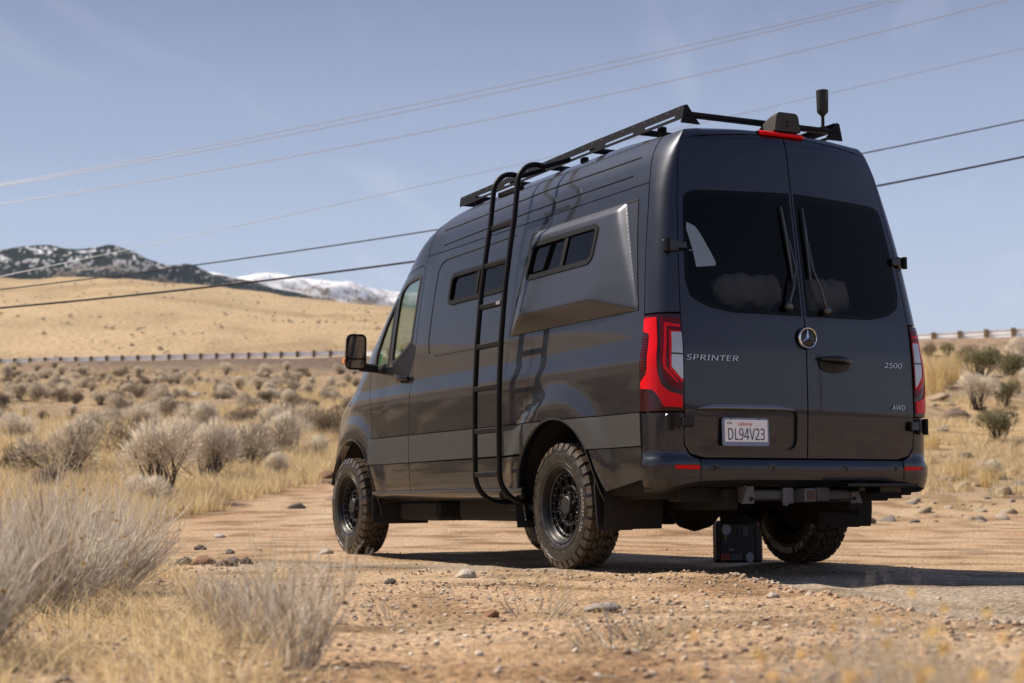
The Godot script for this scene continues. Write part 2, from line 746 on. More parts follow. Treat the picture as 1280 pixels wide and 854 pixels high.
func curve(tab: Array, x: float) -> float:
	if x <= tab[0][0]:
		return tab[0][1]
	for k in range(1, tab.size()):
		if x <= tab[k][0]:
			return lerpf(tab[k - 1][1], tab[k][1], (x - tab[k - 1][0]) / (tab[k][0] - tab[k - 1][0]))
	return tab[-1][1]

const WEST := [[0, 0], [12, 0], [17, 0.03], [22, 0.10], [26, 0.33], [32, 0.82], [40, 1.5], [60, 3.1], [100, 6.8], [150, 12.2], [168, 15.2], [178, 15.9], [190, 16.1]]
const EAST := [[0, 0], [9, 0], [12, -0.05], [17, -0.03], [22, 0.06], [25, 0.2], [28, 0.62], [32, 1.25], [36, 1.9], [45, 2.9], [60, 4.6], [80, 7.0], [100, 9.8], [110, 11.2], [114, 11.35]]
const CREST := [[-0.80, 0.21], [-0.62, 0.165], [-0.41, 0.143], [-0.314, 0.1405], [-0.24, 0.1395], [-0.204, 0.1355], [-0.149, 0.129], [-0.079, 0.122], [0.03, 0.110], [0.128, 0.098], [0.25, 0.08], [0.6, 0.05]]
# middle line of the guardrail: bearing (a / d), distance d, height
const RAIL := [[-0.62, 198.0, 16.3], [-0.41, 190.0, 16.15], [-0.314, 187.0, 16.1], [-0.21, 182.0, 16.05], [-0.103, 177.0, 15.93], [0.03, 160.0, 14.6], [0.128, 142.0, 13.1], [0.20, 126.0, 12.0], [0.246, 118.0, 11.4], [0.324, 113.0, 11.35], [0.40, 111.5, 11.3], [0.55, 112.0, 11.3]]

func rail_at(b: float) -> Vector2:      # (distance, height) for a bearing
	var k := 1
	while k < RAIL.size() - 1 and b > RAIL[k][0]:
		k += 1
	var t: float = clampf((b - RAIL[k - 1][0]) / (RAIL[k][0] - RAIL[k - 1][0]), 0.0, 1.0)
	return Vector2(lerpf(RAIL[k - 1][1], RAIL[k][1], t), lerpf(RAIL[k - 1][2], RAIL[k][2], t))

func ground_place(d: float, a: float) -> Vector2:
	return Vector2(EYE.x, EYE.z) + FWD * d + SIDE * a

func where(x: float, z: float) -> Vector2:   # (d, a)
	var r := Vector2(x - EYE.x, z - EYE.z)
	return Vector2(r.dot(FWD), r.dot(SIDE))

# edge of the smooth wheel track beside the van
const TRACK := [[-6.0, -6.5], [-3.2, -3.2], [-1.5, -1.1], [-0.72, -0.1], [-0.70, 0.25], [-1.1, 1.30], [-1.41, 2.06], [-1.51, 2.47], [-1.73, 2.97], [-1.90, 3.36], [-2.11, 3.9], [-2.9, 5.5], [-5.0, 9.5]]

func track_side(x: float, z: float) -> float:    # metres to the right of the track's edge
	for k in range(1, TRACK.size()):
		if z <= TRACK[k][1] or k == TRACK.size() - 1:
			var t: float = (z - TRACK[k - 1][1]) / (TRACK[k][1] - TRACK[k - 1][1])
			return x - lerpf(TRACK[k - 1][0], TRACK[k][0], clampf(t, 0.0, 1.0))
	return 0.0

const DIRT_END := [[-0.5, 15.0], [-0.314, 17.0], [-0.24, 20.0], [-0.19, 25.0], [-0.118, 32.0], [0.0, 33.0], [0.2, 28.0], [0.25, 25.5], [0.32, 25.0], [0.6, 26.0]]

func height(x: float, z: float) -> float:
	var p := where(x, z)
	var d := p.x
	var a := p.y
	var b := a / maxf(absf(d), 22.0)
	var h := 0.0
	if a < 0.0:      # to the left the bank curves round the pad
		d = lerpf(d, p.length(), smoothstep(0.40, 1.0, -a / maxf(d, 1.0)) if d > 1.0 else smoothstep(-40.0, 1.0, d))
		b = a / maxf(absf(d), 22.0)
	if d > 0.0:
		var w := smoothstep(-0.05, 0.22, b)
		h = lerpf(curve(WEST, d), curve(EAST, d), w)
		if d > 60.0:
			var r := rail_at(b)
			var off := d - r.x
			if off < 9.0:
				h = lerpf(h, r.y, smoothstep(-14.0, -2.0, off))
			else:
				var c := curve(CREST, b) * 520.0 + 0.4
				var s := clampf((d - r.x - 9.0) / (520.0 - r.x - 9.0), 0.0, 1.0)
				h = lerpf(r.y, maxf(c, r.y * 0.7), pow(s, 0.93)) if c > r.y else lerpf(r.y, 6.0, smoothstep(0.0, 0.5, s))
				if d > 520.0:
					h = maxf(h - (d - 520.0) * 0.14, 4.0)
	else:
		h = clampf((-d - 9.0) * 0.11, 0.0, 11.0) * smoothstep(400.0, 150.0, -d)
	# how rough: the pad and the track are beaten flat
	var rough := 0.35
	var q := track_side(x, z)
	if d < 40.0:
		var away := Vector2(x + 0.2, z + 2.5).length()
		rough = lerpf(0.10, 0.5, smoothstep(1.5, 8.0, away) * smoothstep(14.0, 9.0, d) + 0.02 * smoothstep(10.0, 16.0, d)) + smoothstep(26.0, 38.0, d) * 0.8
		if q > 0.0 and d < 20.0:
			rough *= lerpf(1.0, 0.45, smoothstep(0.0, 0.3, q))
			h -= 0.040 * smoothstep(-0.02, 0.10, q)
			for rut in [0.62, 2.3]:
				h -= 0.016 * exp(-pow((q - rut) / 0.14, 2.0)) - 0.008 * exp(-pow((absf(q - rut) - 0.2) / 0.06, 2.0))
		elif d < 20.0:
			h += 0.020 * exp(-q * q / 0.015) * (0.6 + relief.get_noise_2d(x * 3.0, z * 3.0))
	else:
		rough = 2.5 if d < 200.0 else 3.0
		if d > 100.0 and d < 230.0:
			var nr := absf(d - rail_at(b).x)
			rough *= lerpf(0.05, 1.0, smoothstep(3.0, 22.0, nr))
	h += rough * (0.10 * relief.get_noise_2d(x * 0.45, z * 0.45) + 0.035 * relief.get_noise_2d(x * 2.2 + 70.0, z * 2.2))
	if d < 30.0:
		h += minf(rough, 0.5) * 0.022 * relief.get_noise_2d(x * 9.0, z * 9.0 + 30.0)
	if d > 40.0:
		h += rough * 0.25 * relief.get_noise_2d(x * 0.1 + 9.0, z * 0.1)
	if d > 230.0:
		h += 1.2 * relief.get_noise_2d(x * 0.02, z * 0.02) + 2.2 * relief.get_noise_2d(x * 0.045 + 30.0, z * 0.012) * smoothstep(230.0, 300.0, d) * smoothstep(520.0, 430.0, d)
	# wheels stand in shallow ruts at zero
	for wx in [-0.87, 0.87]:
		for wz in [-1.263, -4.928]:
			var rr := Vector2(x - wx, z - wz).length()
			if rr < 0.7:
				h = lerpf(-0.004, h, smoothstep(0.2, 0.7, rr))
	return h

func soil_color(x: float, z: float, h: float, slope: float) -> Color:
	var p := where(x, z)
	var d := p.x
	var b := p.y / maxf(absf(d), 22.0)
	var dirt := Color(0.600, 0.435, 0.285)
	var pale := Color(0.67, 0.52, 0.37)
	var redd := Color(0.52, 0.345, 0.21)
	var grass := Color(0.66, 0.49, 0.255)
	var brown := Color(0.41, 0.31, 0.225)
	var n1 := patches.get_noise_2d(x * 0.6, z * 0.6)
	var n2 := patches.get_noise_2d(x * 3.0 + 40.0, z * 3.0)
	var c := dirt.lerp(redd, smoothstep(0.0, 0.6, n1 + 0.3 * n2)).lerp(pale, smoothstep(0.0, 0.7, -n1 + 0.4 * n2))
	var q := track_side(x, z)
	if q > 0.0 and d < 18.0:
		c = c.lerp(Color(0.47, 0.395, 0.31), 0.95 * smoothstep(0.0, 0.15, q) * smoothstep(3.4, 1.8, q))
	var e := curve(DIRT_END, b) + 1.5 * n1
	var g := smoothstep(e - 1.0, e + 2.0, d)
	if d < 9.0 and p.y < -0.4:
		g = maxf(g, 0.55 * smoothstep(0.0, 0.5, n1 + 0.3) * smoothstep(-0.4, -1.0, p.y))
	if g > 0.0:
		var far := patches.get_noise_2d(x * 0.11, z * 0.11) + 0.5 * patches.get_noise_2d(x * 0.4, z * 0.4 + 80.0)
		var hill := grass.lerp(brown, smoothstep(-0.25, 0.35, far + smoothstep(36.0, 70.0, d) * 0.42))
		hill = hill.lerp(Color(0.52, 0.395, 0.27), 0.35)
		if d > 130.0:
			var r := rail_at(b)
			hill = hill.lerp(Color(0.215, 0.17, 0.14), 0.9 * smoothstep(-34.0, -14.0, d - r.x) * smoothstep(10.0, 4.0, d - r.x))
			if d - r.x > 8.0:
				var w := patches.get_noise_2d(x * 0.03, z * 0.03) + 0.6 * patches.get_noise_2d(x * 0.15, z * 0.15)
				hill = Color(0.68, 0.535, 0.345).lerp(Color(0.50, 0.375, 0.235), smoothstep(-0.3, 0.7, w))
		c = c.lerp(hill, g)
	return c

func build_terrain() -> void:
	relief.seed = 11
	relief.frequency = 0.5
	relief.fractal_octaves = 3
	patches.seed = 12
	patches.frequency = 0.5
	patches.fractal_octaves = 4
	var mid := Vector2(-3.0, 3.0)
	var radii := [0.02]
	var r := 0.05
	while r < 12000.0:
		radii.append(r)
		r += 0.048 if r < 13.0 else r * 0.034
	var segs := 600
	var rows := []
	for q in radii:
		var row := PackedVector3Array()
		row.resize(segs)
		for k in segs:
			var x: float = mid.x + q * cos(TAU * k / segs)
			var z: float = mid.y + q * sin(TAU * k / segs)
			row[k] = Vector3(x, height(x, z), z)
		rows.append(row)
	var bag := Bag.new()
	bag.sheet(rows, true)
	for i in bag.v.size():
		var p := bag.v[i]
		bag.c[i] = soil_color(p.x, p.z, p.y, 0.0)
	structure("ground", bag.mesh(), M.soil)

# a range of mountains: outline of the crest as bearing -> tangent of its elevation, at a distance
func range_mesh(dist: float, crest: Array, depth: float, seed_: int, snow_line: float, forest: float) -> Bag:
	var nz := FastNoiseLite.new()
	nz.seed = seed_
	nz.frequency = 0.0011
	nz.fractal_octaves = 4
	var fine := FastNoiseLite.new()
	fine.seed = seed_ + 5
	fine.frequency = 0.012
	fine.fractal_octaves = 4
	var rows := []
	var n := 760
	var m := 170
	for i in m + 1:
		var row := PackedVector3Array()
		for k in n + 1:
			var b: float = lerpf(crest[0][0], crest[-1][0], float(k) / n)
			var s := float(i) / m              # 0 at the foot, 0.75 at the crest, 1 behind it
			var d := dist + (s - 0.75) * depth
			var g := ground_place(d, b * d)
			var top := curve(crest, b) * dist
			var up := sin(minf(s / 0.75, 1.0) * PI / 2.0) if s < 0.75 else 1.0 - (s - 0.75) * 2.2
			var rough: float = (nz.get_noise_2d(g.x, g.y)) * top * 0.13 * (1.0 - smoothstep(0.5, 0.75, s) * 0.96)
			row.append(Vector3(g.x, top * up + rough * up, g.y))
		rows.append(row)
	var bag := Bag.new()
	bag.sheet(rows)
	for i in bag.v.size():
		var p := bag.v[i]
		var f := fine.get_noise_3d(p.x * 0.6, p.y * 1.2, p.z * 0.4)
		var f2 := fine.get_noise_3d(p.x * 3.2, p.y * 5.0, p.z * 2.2)
		var open := smoothstep(snow_line - 0.012, snow_line + 0.012, p.y / dist + 0.020 * f + 0.012 * f2)
		var wood := smoothstep(forest - 0.22, forest + 0.22, f * 0.75 + f2 * 1.0)
		var c := Color(0.16, 0.13, 0.10).lerp(Color(0.80, 0.82, 0.86), open)
		bag.c[i] = c.lerp(Color(0.022, 0.030, 0.026), wood)
	return bag

func build_mountains() -> void:
	var near := [[-0.52, 0.150], [-0.45, 0.158], [-0.36, 0.1555], [-0.314, 0.1562], [-0.279, 0.1545], [-0.267, 0.1535], [-0.252, 0.155], [-0.235, 0.1522], [-0.2186, 0.1452], [-0.2, 0.1405], [-0.18, 0.137], [-0.14, 0.128], [-0.08, 0.115], [0.0, 0.09]]
	structure("forested_mountain", range_mesh(6500.0, near, 2600.0, 3, 0.126, -0.30).mesh(), M.mountain)
	var back := [[-0.5, 0.12], [-0.45, 0.13], [-0.30, 0.142], [-0.218, 0.1462], [-0.2038, 0.1442], [-0.189, 0.1405], [-0.171, 0.1368], [-0.158, 0.1395], [-0.149, 0.1388], [-0.130, 0.1376], [-0.112, 0.1348], [-0.09, 0.1312], [-0.078, 0.1292], [-0.03, 0.12], [0.05, 0.10], [0.12, 0.08]]
	structure("snowy_mountain", range_mesh(9500.0, back, 3400.0, 8, 0.118, 0.55).mesh(), M.mountain)

# ---------------------------------------------------------------- highway
func along_rail(from_b: float, to_b: float) -> Array:
	# points on the guardrail line, every 1.905 m
	var pts := []
	var b := from_b
	var last := Vector2.INF
	while b <= to_b:
		var r := rail_at(b)
		var g := ground_place(r.x, b * r.x)
		if last == Vector2.INF or g.distance_to(last) >= 1.905:
			pts.append(Vector3(g.x, r.y, g.y))
			last = g
		b += 0.0002
	return pts

func build_highway() -> void:
	# road behind the guardrail
	var all := along_rail(-0.60, 0.53)
	var rows := []
	for k in all.size():
		var t: Vector3 = (all[mini(k + 1, all.size() - 1)] - all[maxi(k - 1, 0)]).normalized()
		var side := Vector3(t.z, 0, -t.x)
		if side.dot(Vector3(FWD.x, 0, FWD.y)) < 0.0:
			side = -side
		rows.append(PackedVector3Array([all[k] + side * 0.9 + Vector3(0, 0.12, 0), all[k] + side * 4.5 + Vector3(0, 0.15, 0), all[k] + side * 8.2 + Vector3(0, 0.12, 0)]))
	var bag := Bag.new()
	bag.sheet(rows)
	structure("road", bag.mesh(), M.asphalt)
	var shoulder := Bag.new()
	rows = []
	for k in all.size():
		var t: Vector3 = (all[mini(k + 1, all.size() - 1)] - all[maxi(k - 1, 0)]).normalized()
		var side := Vector3(t.z, 0, -t.x)
		if side.dot(Vector3(FWD.x, 0, FWD.y)) < 0.0:
			side = -side
		rows.append(PackedVector3Array([all[k] - side * 0.55 + Vector3(0, -0.15, 0), all[k] - side * 0.5 + Vector3(0, 0.34, 0), all[k] + side * 0.3 + Vector3(0, 0.38, 0), all[k] + side * 0.9 + Vector3(0, 0.124, 0)]))
	shoulder.sheet(rows)
	structure("road_shoulder", shoulder.mesh(), plain(0.68, 0.60, 0.50, 0.95))
	guardrail(along_rail(-0.42, 0.10), "long galvanised guardrail on brown wooden posts along the embankment left of the van")
	guardrail(along_rail(0.205, 0.47), "shorter stretch of guardrail on the bank behind the van's right side")
	# thin wire fence beyond the road, seen on the right
	var f := thing("wire_fence", "thin wire fence on slender posts behind the guardrail at right", "fence")
	var wires := Bag.new()
	var b := 0.215
	var tops := [[], [], []]
	while b < 0.42:
		var r := rail_at(b)
		var g := ground_place(r.x + 13.0, b * (r.x + 13.0))
		var y := r.y + 0.1
		var pb := Bag.new()
		pb.tube([Vector3(0, -0.2, 0), Vector3(0, 2.1, 0)], [0.04], 5)
		part("post", pb.mesh(), M.steel, f, Transform3D(Basis(), Vector3(g.x, y, g.y)))
		for k in 3:
			tops[k].append(Vector3(g.x, y + 1.0 + 0.45 * k, g.y))
		b += 0.0059
	for k in 3:
		var wb := Bag.new()
		wb.tube(tops[k], [0.008], 4)
		part("wire", wb.mesh(), M.steel, f)

func guardrail(pts: Array, label: String) -> void:
	var g := thing("guardrail", label, "guardrail", Vector3.ZERO, 0.0, "guardrails beside the highway")
	var post := Bag.new()
	post.box(Vector3(0, 0.42, 0), Vector3(0.30, 1.40, 0.22), 0.02)
	var pm := post.mesh()
	var block := Bag.new()
	block.box(Vector3.ZERO, Vector3(0.15, 0.35, 0.2), 0.01)
	var prof := [Vector2(0.0, -0.155), Vector2(0.05, -0.135), Vector2(0.08, -0.09), Vector2(0.08, -0.06), Vector2(0.015, -0.02), Vector2(0.015, 0.02), Vector2(0.08, 0.06), Vector2(0.08, 0.09), Vector2(0.05, 0.135), Vector2(0.0, 0.155)]
	var rows := []
	for k in pts.size():
		var t: Vector3 = (pts[mini(k + 1, pts.size() - 1)] - pts[maxi(k - 1, 0)]).normalized()
		var side := Vector3(t.z, 0, -t.x)
		if side.dot(Vector3(FWD.x, 0, FWD.y)) < 0.0:
			side = -side
		var turn := Basis(Vector3(t.x, 0, t.z).normalized(), Vector3.UP, -side)
		if turn.determinant() < 0.0:
			turn.x = -turn.x
		part("post", pm, M.wood_post, g, Transform3D(turn, pts[k]))
		var row := PackedVector3Array()
		for p in prof:
			row.append(pts[k] + side * (0.12 + p.x) + Vector3(0, 0.80 + p.y * 1.6, 0))
		rows.append(row)
	# each rail length spans two posts
	var at := 0
	while at < rows.size() - 1:
		var bag := Bag.new()
		bag.sheet(rows.slice(at, mini(at + 3, rows.size())))
		part("rail", bag.mesh(), M.galvanised, g)
		at += 2

# ---------------------------------------------------------------- overhead lines
func cable(called: String, label: String, mat: Material, px: Array, radius: float, sag: float, group := "") -> void:
	# px: two or more points (d, a, height) the line passes; it runs on past both ends to poles out of the picture
	var pts := []
	var p0: Vector3 = px[0]
	var p1: Vector3 = px[1]
	var n := 60
	for k in n + 1:
		var t := float(k) / n
		var q := p0.lerp(p1, t)
		q.y -= sag * 4.0 * t * (1.0 - t)
		pts.append(q)
	var bag := Bag.new()
	bag.tube(pts, [radius], 6)
	tag(part(called, bag.mesh(), mat, self), label, "cable", group)

func da(d: float, a: float, y: float) -> Vector3:
	var g := ground_place(d, a)
	return Vector3(g.x, y, g.y)

# ---------------------------------------------------------------- the van's shape
var WT: PackedFloat32Array
var ZT: PackedFloat32Array
var BT: PackedFloat32Array
var ET: PackedFloat32Array
var SEAM: PackedFloat32Array
var NT: PackedFloat32Array
var TT: PackedFloat32Array
var TW: PackedFloat32Array

func tables() -> void:
	WT = pchip([0.0, 0.40, 0.50, 0.60, 0.9, 1.2, 1.25, 1.33, 1.5, 1.72, 1.9, 2.1, 2.25, 2.36, 2.48, 2.56, 2.62, 2.66, 2.70, 2.74, 2.9], [0.93, 0.965, 1.0, 1.010, 1.015, 1.014, 1.010, 0.990, 0.972, 0.945, 0.918, 0.885, 0.855, 0.825, 0.782, 0.738, 0.69, 0.645, 0.59, 0.52, 0.20], 0.0, 3.0, 0.005, 3)
	ZT = pchip([0.0, 0.66, 0.90, 0.94, 1.3, 1.5, 1.84, 2.19, 2.49, 2.60, 2.65, 2.8], [-0.03, -0.016, -0.002, 0.0, -0.001, -0.018, -0.062, -0.112, -0.152, -0.175, -0.205, -0.40], 0.0, 3.0, 0.005, 3)
	BT = pchip([0.0, 1.2, 2.0, 2.5, 3.0], [0.045, 0.045, 0.08, 0.13, 0.17], 0.0, 3.0, 0.005, 8)
	ET = pchip([0.0, 1.5, 1.98, 2.45, 2.60, 2.7, 3.0], [0.840, 0.838, 0.80, 0.735, 0.69, 0.62, 0.5], 0.0, 3.0, 0.005, 6)
	SEAM = pchip([0.0, 0.5, 1.5, 1.98, 2.15, 2.32, 2.53, 2.66, 3.0], [-0.23, -0.225, -0.245, -0.322, -0.345, -0.39, -0.47, -0.52, -0.6], 0.0, 3.0, 0.005, 6)
	NT = pchip([-6.2, -5.95, -5.8, -5.65, -5.5, -5.0, -4.5, -4.1, -3.6, 0.0], [0.25, 0.50, 0.70, 0.835, 0.895, 0.945, 0.968, 0.985, 1.0, 1.0], -6.2, 0.2, 0.02, 5)
	TT = pchip([-6.2, -5.95, -5.85, -5.6, -5.3, -5.12, -4.9, -4.65, -4.4, -4.14, -3.94, -3.75, -3.5, -3.2, -2.4, -1.2, -0.55, -0.3, 0.2], [0.75, 0.95, 1.10, 1.27, 1.38, 1.46, 1.65, 1.87, 2.12, 2.375, 2.535, 2.630, 2.695, 2.735, 2.775, 2.775, 2.705, 2.695, 2.69], -6.2, 0.2, 0.02, 4)
	TW = pchip([-6.2, -5.15, -4.8, -4.4, -4.0, -3.6, 0.2], [0.86, 0.90, 0.875, 0.82, 0.735, 0.65, 0.65], -6.2, 0.2, 0.02, 6)

func half_width(z: float, y: float) -> float:
	var w := look(WT, 0.0, 0.005, y)
	if z < -3.4:
		var top := look(TT, -6.2, 0.02, z)
		var k := clampf((top - 0.06 - y) / 0.34, 0.0, 1.0)
		var near := 1.0 - sqrt(maxf(0.0, 1.0 - pow(1.0 - k, 2.2)))
		var w2 := lerpf(look(WT, 0.0, 0.005, minf(y, 2.2)), look(TW, -6.2, 0.02, z), near)
		w = lerpf(w, w2, smoothstep(-3.4, -4.0, z))
	w *= look(NT, -6.2, 0.02, z)
	for wz in [-1.263, -4.928]:
		var r := Vector2(z - wz, y - 0.395).length()
		if r < 0.82:
			w += 0.030 * smoothstep(0.80, 0.62, r) * smoothstep(0.35, 0.7, y)
	return w

func S(s: float, z: float, y: float, off := 0.0) -> Vector3:
	return Vector3(s * (half_width(z, y) + off), y, z)

func R(x: float, y: float, off := 0.0) -> Vector3:
	var u := x / 0.84
	return Vector3(x, y, look(ZT, 0.0, 0.005, y) - look(BT, 0.0, 0.005, y) * u * u + off)

func K(s: float, t: float, y: float) -> Vector3:
	var xe := look(ET, 0.0, 0.005, y)
	var a := R(xe, y)
	var w := half_width(-0.3, y)
	var b := Vector3(w, y, look(SEAM, 0.0, 0.005, y))
	var slope := -2.0 * look(BT, 0.0, 0.005, y) * xe / 0.7056
	var c := Vector3(w, y, a.z + slope * (w - xe))
	var q := a.lerp(c, t).lerp(c.lerp(b, t), t)
	return Vector3(s * q.x, y, q.z)

# the rear wrap: X within 0.835 is the back (scaled to the door's edge), beyond it the corner (0.835 long)
func Q(x: float, y: float, off := 0.0) -> Vector3:
	var s := signf(x)
	var u := absf(x) / 0.835
	var p: Vector3
	if u <= 1.0:
		p = R(x / 0.835 * look(ET, 0.0, 0.005, y), y)
	else:
		p = K(s, u - 1.0, y)
	if off != 0.0:
		var n: Vector2
		if u <= 1.0:
			n = Vector2(0.15 * x, 1.0).normalized()
		else:
			var a := clampf((u - 1.0) * 1.35 + 0.1, 0.0, PI / 2.0)
			n = Vector2(s * sin(a), cos(a))
		p += Vector3(n.x, 0, n.y) * off
	return p

func bump(y: float) -> float:      # how far the bumper stands out
	return 0.022 * smoothstep(0.672, 0.635, y) * smoothstep(0.44, 0.58, y)

func poly(a: Array) -> PackedVector2Array:
	return PackedVector2Array(a)

func mapped(s: float, off := 0.0) -> Callable:
	return func(z: float, y: float) -> Vector3: return S(s, z, y, off)

func rear_mapped(off := 0.0) -> Callable:
	return func(x: float, y: float) -> Vector3: return Q(x, y, off)

func arch(wz: float, r := 0.545) -> PackedVector2Array:
	return circle(Vector2(wz, 0.395), r, 72)

func cut(a: PackedVector2Array, holes: Array) -> PackedVector2Array:
	for h in holes:
		a = biggest(Geometry2D.clip_polygons(a, h))
	return a

func seam_line(y0: float, y1: float, shift := 0.0) -> Array:
	var out := []
	for k in 13:
		var y := lerpf(y0, y1, k / 12.0)
		out.append(Vector2(look(SEAM, 0.0, 0.005, y) + shift, y))
	return out

func top_line(z0: float, z1: float, drop := 0.06) -> Array:
	var out := []
	var n := int(ceil(absf(z1 - z0) / 0.06))
	for k in n + 1:
		var z := lerpf(z0, z1, float(k) / n)
		out.append(Vector2(z, look(TT, -6.2, 0.02, z) - drop))
	return out

func build_van() -> void:
	var van := thing("camper_van", "dark grey high-roof camper van with roof rack, side ladder and all-terrain tyres on the dirt", "van")
	van_sides(van)
	van_rear(van)
	van_roof(van)
	van_flares(van)
	van_rack(van)
	van_ladder(van)
	van_under(van)
	van_inside(van)
	van_front(van)
	for s in [-1.0, 1.0]:
		for wz in [-1.263, -4.928]:
			wheel(van, s, wz)

const WIN_FRONT := [Vector2(-3.745, 2.185), Vector2(-4.02, 2.165), Vector2(-4.15, 2.10), Vector2(-4.15, 1.525), Vector2(-4.05, 1.53), Vector2(-3.745, 1.655)]
const WIN_QUARTER := [Vector2(-4.215, 2.045), Vector2(-4.235, 2.045), Vector2(-4.40, 1.845), Vector2(-4.53, 1.62), Vector2(-4.53, 1.50), Vector2(-4.215, 1.515)]
const WIN_CAMP := [Vector2(-3.12, 1.885), Vector2(-2.18, 1.885), Vector2(-2.18, 2.105), Vector2(-3.12, 2.105)]

func van_sides(van: Node3D) -> void:
	for s in [-1.0, 1.0]:
		var left: bool = s < 0.0
		var ar := arch(-1.263)
		var af := arch(-4.928)
		# upper side, above the long seam, with two pressed grooves
		var p := seam_line(2.327, 2.645, -0.006)
		p.append_array(top_line(-0.55, -3.66, 0.055))
		p.append(Vector2(-3.66, 2.327))
		var grooves := []
		var gv := [slot([Vector2(-0.60, 2.520), Vector2(-1.8, 2.535), Vector2(-3.50, 2.505)], 0.013), slot([Vector2(-0.62, 2.402), Vector2(-2.0, 2.408), Vector2(-3.42, 2.375)], 0.013)]
		var galley := rounded(poly([Vector2(-2.50, 2.56), Vector2(-2.50, 2.19), Vector2(-2.18, 2.16), Vector2(-2.33, 2.47)]), [0.05, 0.02, 0.02, 0.1])
		if left:
			grooves = gv
		else:
			grooves = [galley]
		part("upper_side_panel", panel(poly(p), grooves, mapped(s)).mesh(), M.paint, van)
		# main side
		p = seam_line(0.935, 2.321, -0.006)
		p.append_array([Vector2(-3.66, 2.321), Vector2(-3.645, 0.935)])
		var body := cut(poly(p), [ar])
		var holes := []
		var bead: PackedVector2Array
		if left:
			bead = slot([Vector2(-2.12, 2.255), Vector2(-3.30, 2.242), Vector2(-3.37, 2.22), Vector2(-3.405, 2.17), Vector2(-3.41, 1.89), Vector2(-3.40, 1.62), Vector2(-3.37, 1.54), Vector2(-3.29, 1.503), Vector2(-2.57, 1.497), Vector2(-2.05, 1.497)], 0.016)
			holes = [rounded(poly(WIN_CAMP), 0.05), bead]
		else:
			holes = [galley]
		part("side_panel", panel(body, holes, mapped(s), 0.055).mesh(), M.paint, van)
		if left:
			var b := panel(biggest(Geometry2D.offset_polygon(bead, 0.006)), [], mapped(s, -0.007), 0.06, 0.0)
			for g in gv:
				panel(biggest(Geometry2D.offset_polygon(g, 0.006)), [], mapped(s, -0.007), 0.06, 0.0, b)
			part("pressed_groove", b.mesh(), M.paint, van)
			sliding_window(van, WIN_CAMP, 0.5, func(z: float, y: float, o: float) -> Vector3: return S(-1.0, z, y, o))
		# grey cladding band
		var band_r := cut(poly([Vector2(-0.232, 0.734), Vector2(-0.236, 0.928), Vector2(-3.640, 0.928), Vector2(-3.640, 0.734)]), [ar])
		var band_all := Geometry2D.clip_polygons(poly([Vector2(-0.232, 0.738), Vector2(-0.236, 0.928), Vector2(-3.640, 0.928), Vector2(-3.640, 0.722)]), ar)
		for q in band_all:
			part("cladding", panel(q, [], mapped(s, 0.008), 0.06, 0.02).mesh(), M.cladding, van)
		var band_d := Geometry2D.clip_polygons(poly([Vector2(-3.650, 0.722), Vector2(-3.650, 0.928), Vector2(-4.50, 0.928), Vector2(-4.50, 0.722)]), af)
		part("cladding", panel(biggest(band_d), [], mapped(s, 0.008), 0.06, 0.02).mesh(), M.cladding, van)
		# glossy lower panels under it
		var low_all := Geometry2D.clip_polygons(poly([Vector2(-1.5, 0.512), Vector2(-1.5, 0.716), Vector2(-3.640, 0.716), Vector2(-3.632, 0.512)]), ar)
		part("lower_panel", panel(biggest(low_all), [], mapped(s, 0.004), 0.06, 0.02).mesh(), M.paint, van)
		low_all = Geometry2D.clip_polygons(poly([Vector2(-3.640, 0.512), Vector2(-3.650, 0.716), Vector2(-4.50, 0.716), Vector2(-4.50, 0.512)]), af)
		part("lower_panel", panel(biggest(low_all), [], mapped(s, 0.004), 0.06, 0.02).mesh(), M.paint, van)
		low_all = Geometry2D.clip_polygons(poly([Vector2(-0.226, 0.545), Vector2(-0.232, 0.732), Vector2(-0.80, 0.7290), Vector2(-0.66, 0.478)]), ar)
		part("rear_flank", panel(biggest(low_all), [], mapped(s, 0.004), 0.06, 0.03).mesh(), M.paint, van)
		# sill: a lip that turns under the body
		var rows := []
		for k in 41:
			var z := lerpf(-1.72, -4.42, k / 40.0)
			var w := half_width(z, 0.52) + 0.004
			rows.append(PackedVector3Array([Vector3(s * (w - 0.01), 0.512, z), Vector3(s * (w + 0.012), 0.506, z), Vector3(s * (w + 0.016), 0.498, z), Vector3(s * (w + 0.004), 0.475, z), Vector3(s * (w - 0.02), 0.452, z), Vector3(s * (w - 0.06), 0.436, z), Vector3(s * (w - 0.16), 0.432, z)]))
		var sb := Bag.new()
		sb.sheet(rows)
		part("sill", sb.mesh(), M.paint, van)
		# cab door, its glass, the pillar and wing round it
		var dp := rounded(poly([Vector2(-3.652, 0.935), Vector2(-3.665, 1.9), Vector2(-3.70, 2.262), Vector2(-4.04, 2.235), Vector2(-4.19, 2.16), Vector2(-4.50, 1.78), Vector2(-4.62, 1.56), Vector2(-4.62, 1.40), Vector2(-4.50, 1.15), Vector2(-4.46, 0.935)]), [0.0, 0.0, 0.05, 0.2, 0.15, 0.2, 0.1, 0.2, 0.2, 0.0])
		var wf := rounded(poly(WIN_FRONT), [0.04, 0.1, 0.06, 0.03, 0.1, 0.06])
		var wq := rounded(poly(WIN_QUARTER), [0.01, 0.01, 0.2, 0.05, 0.03, 0.03])
		part("cab_door", panel(cut(dp, [af]), [wf, wq], mapped(s), 0.05).mesh(), M.paint, van)
		var front := [Vector2(-3.645, 0.935), Vector2(-3.668, 2.645)]
		front[1] = Vector2(-3.668, look(TT, -6.2, 0.02, -3.668) - 0.055)
		front.append_array(top_line(-3.70, -5.88, 0.055))
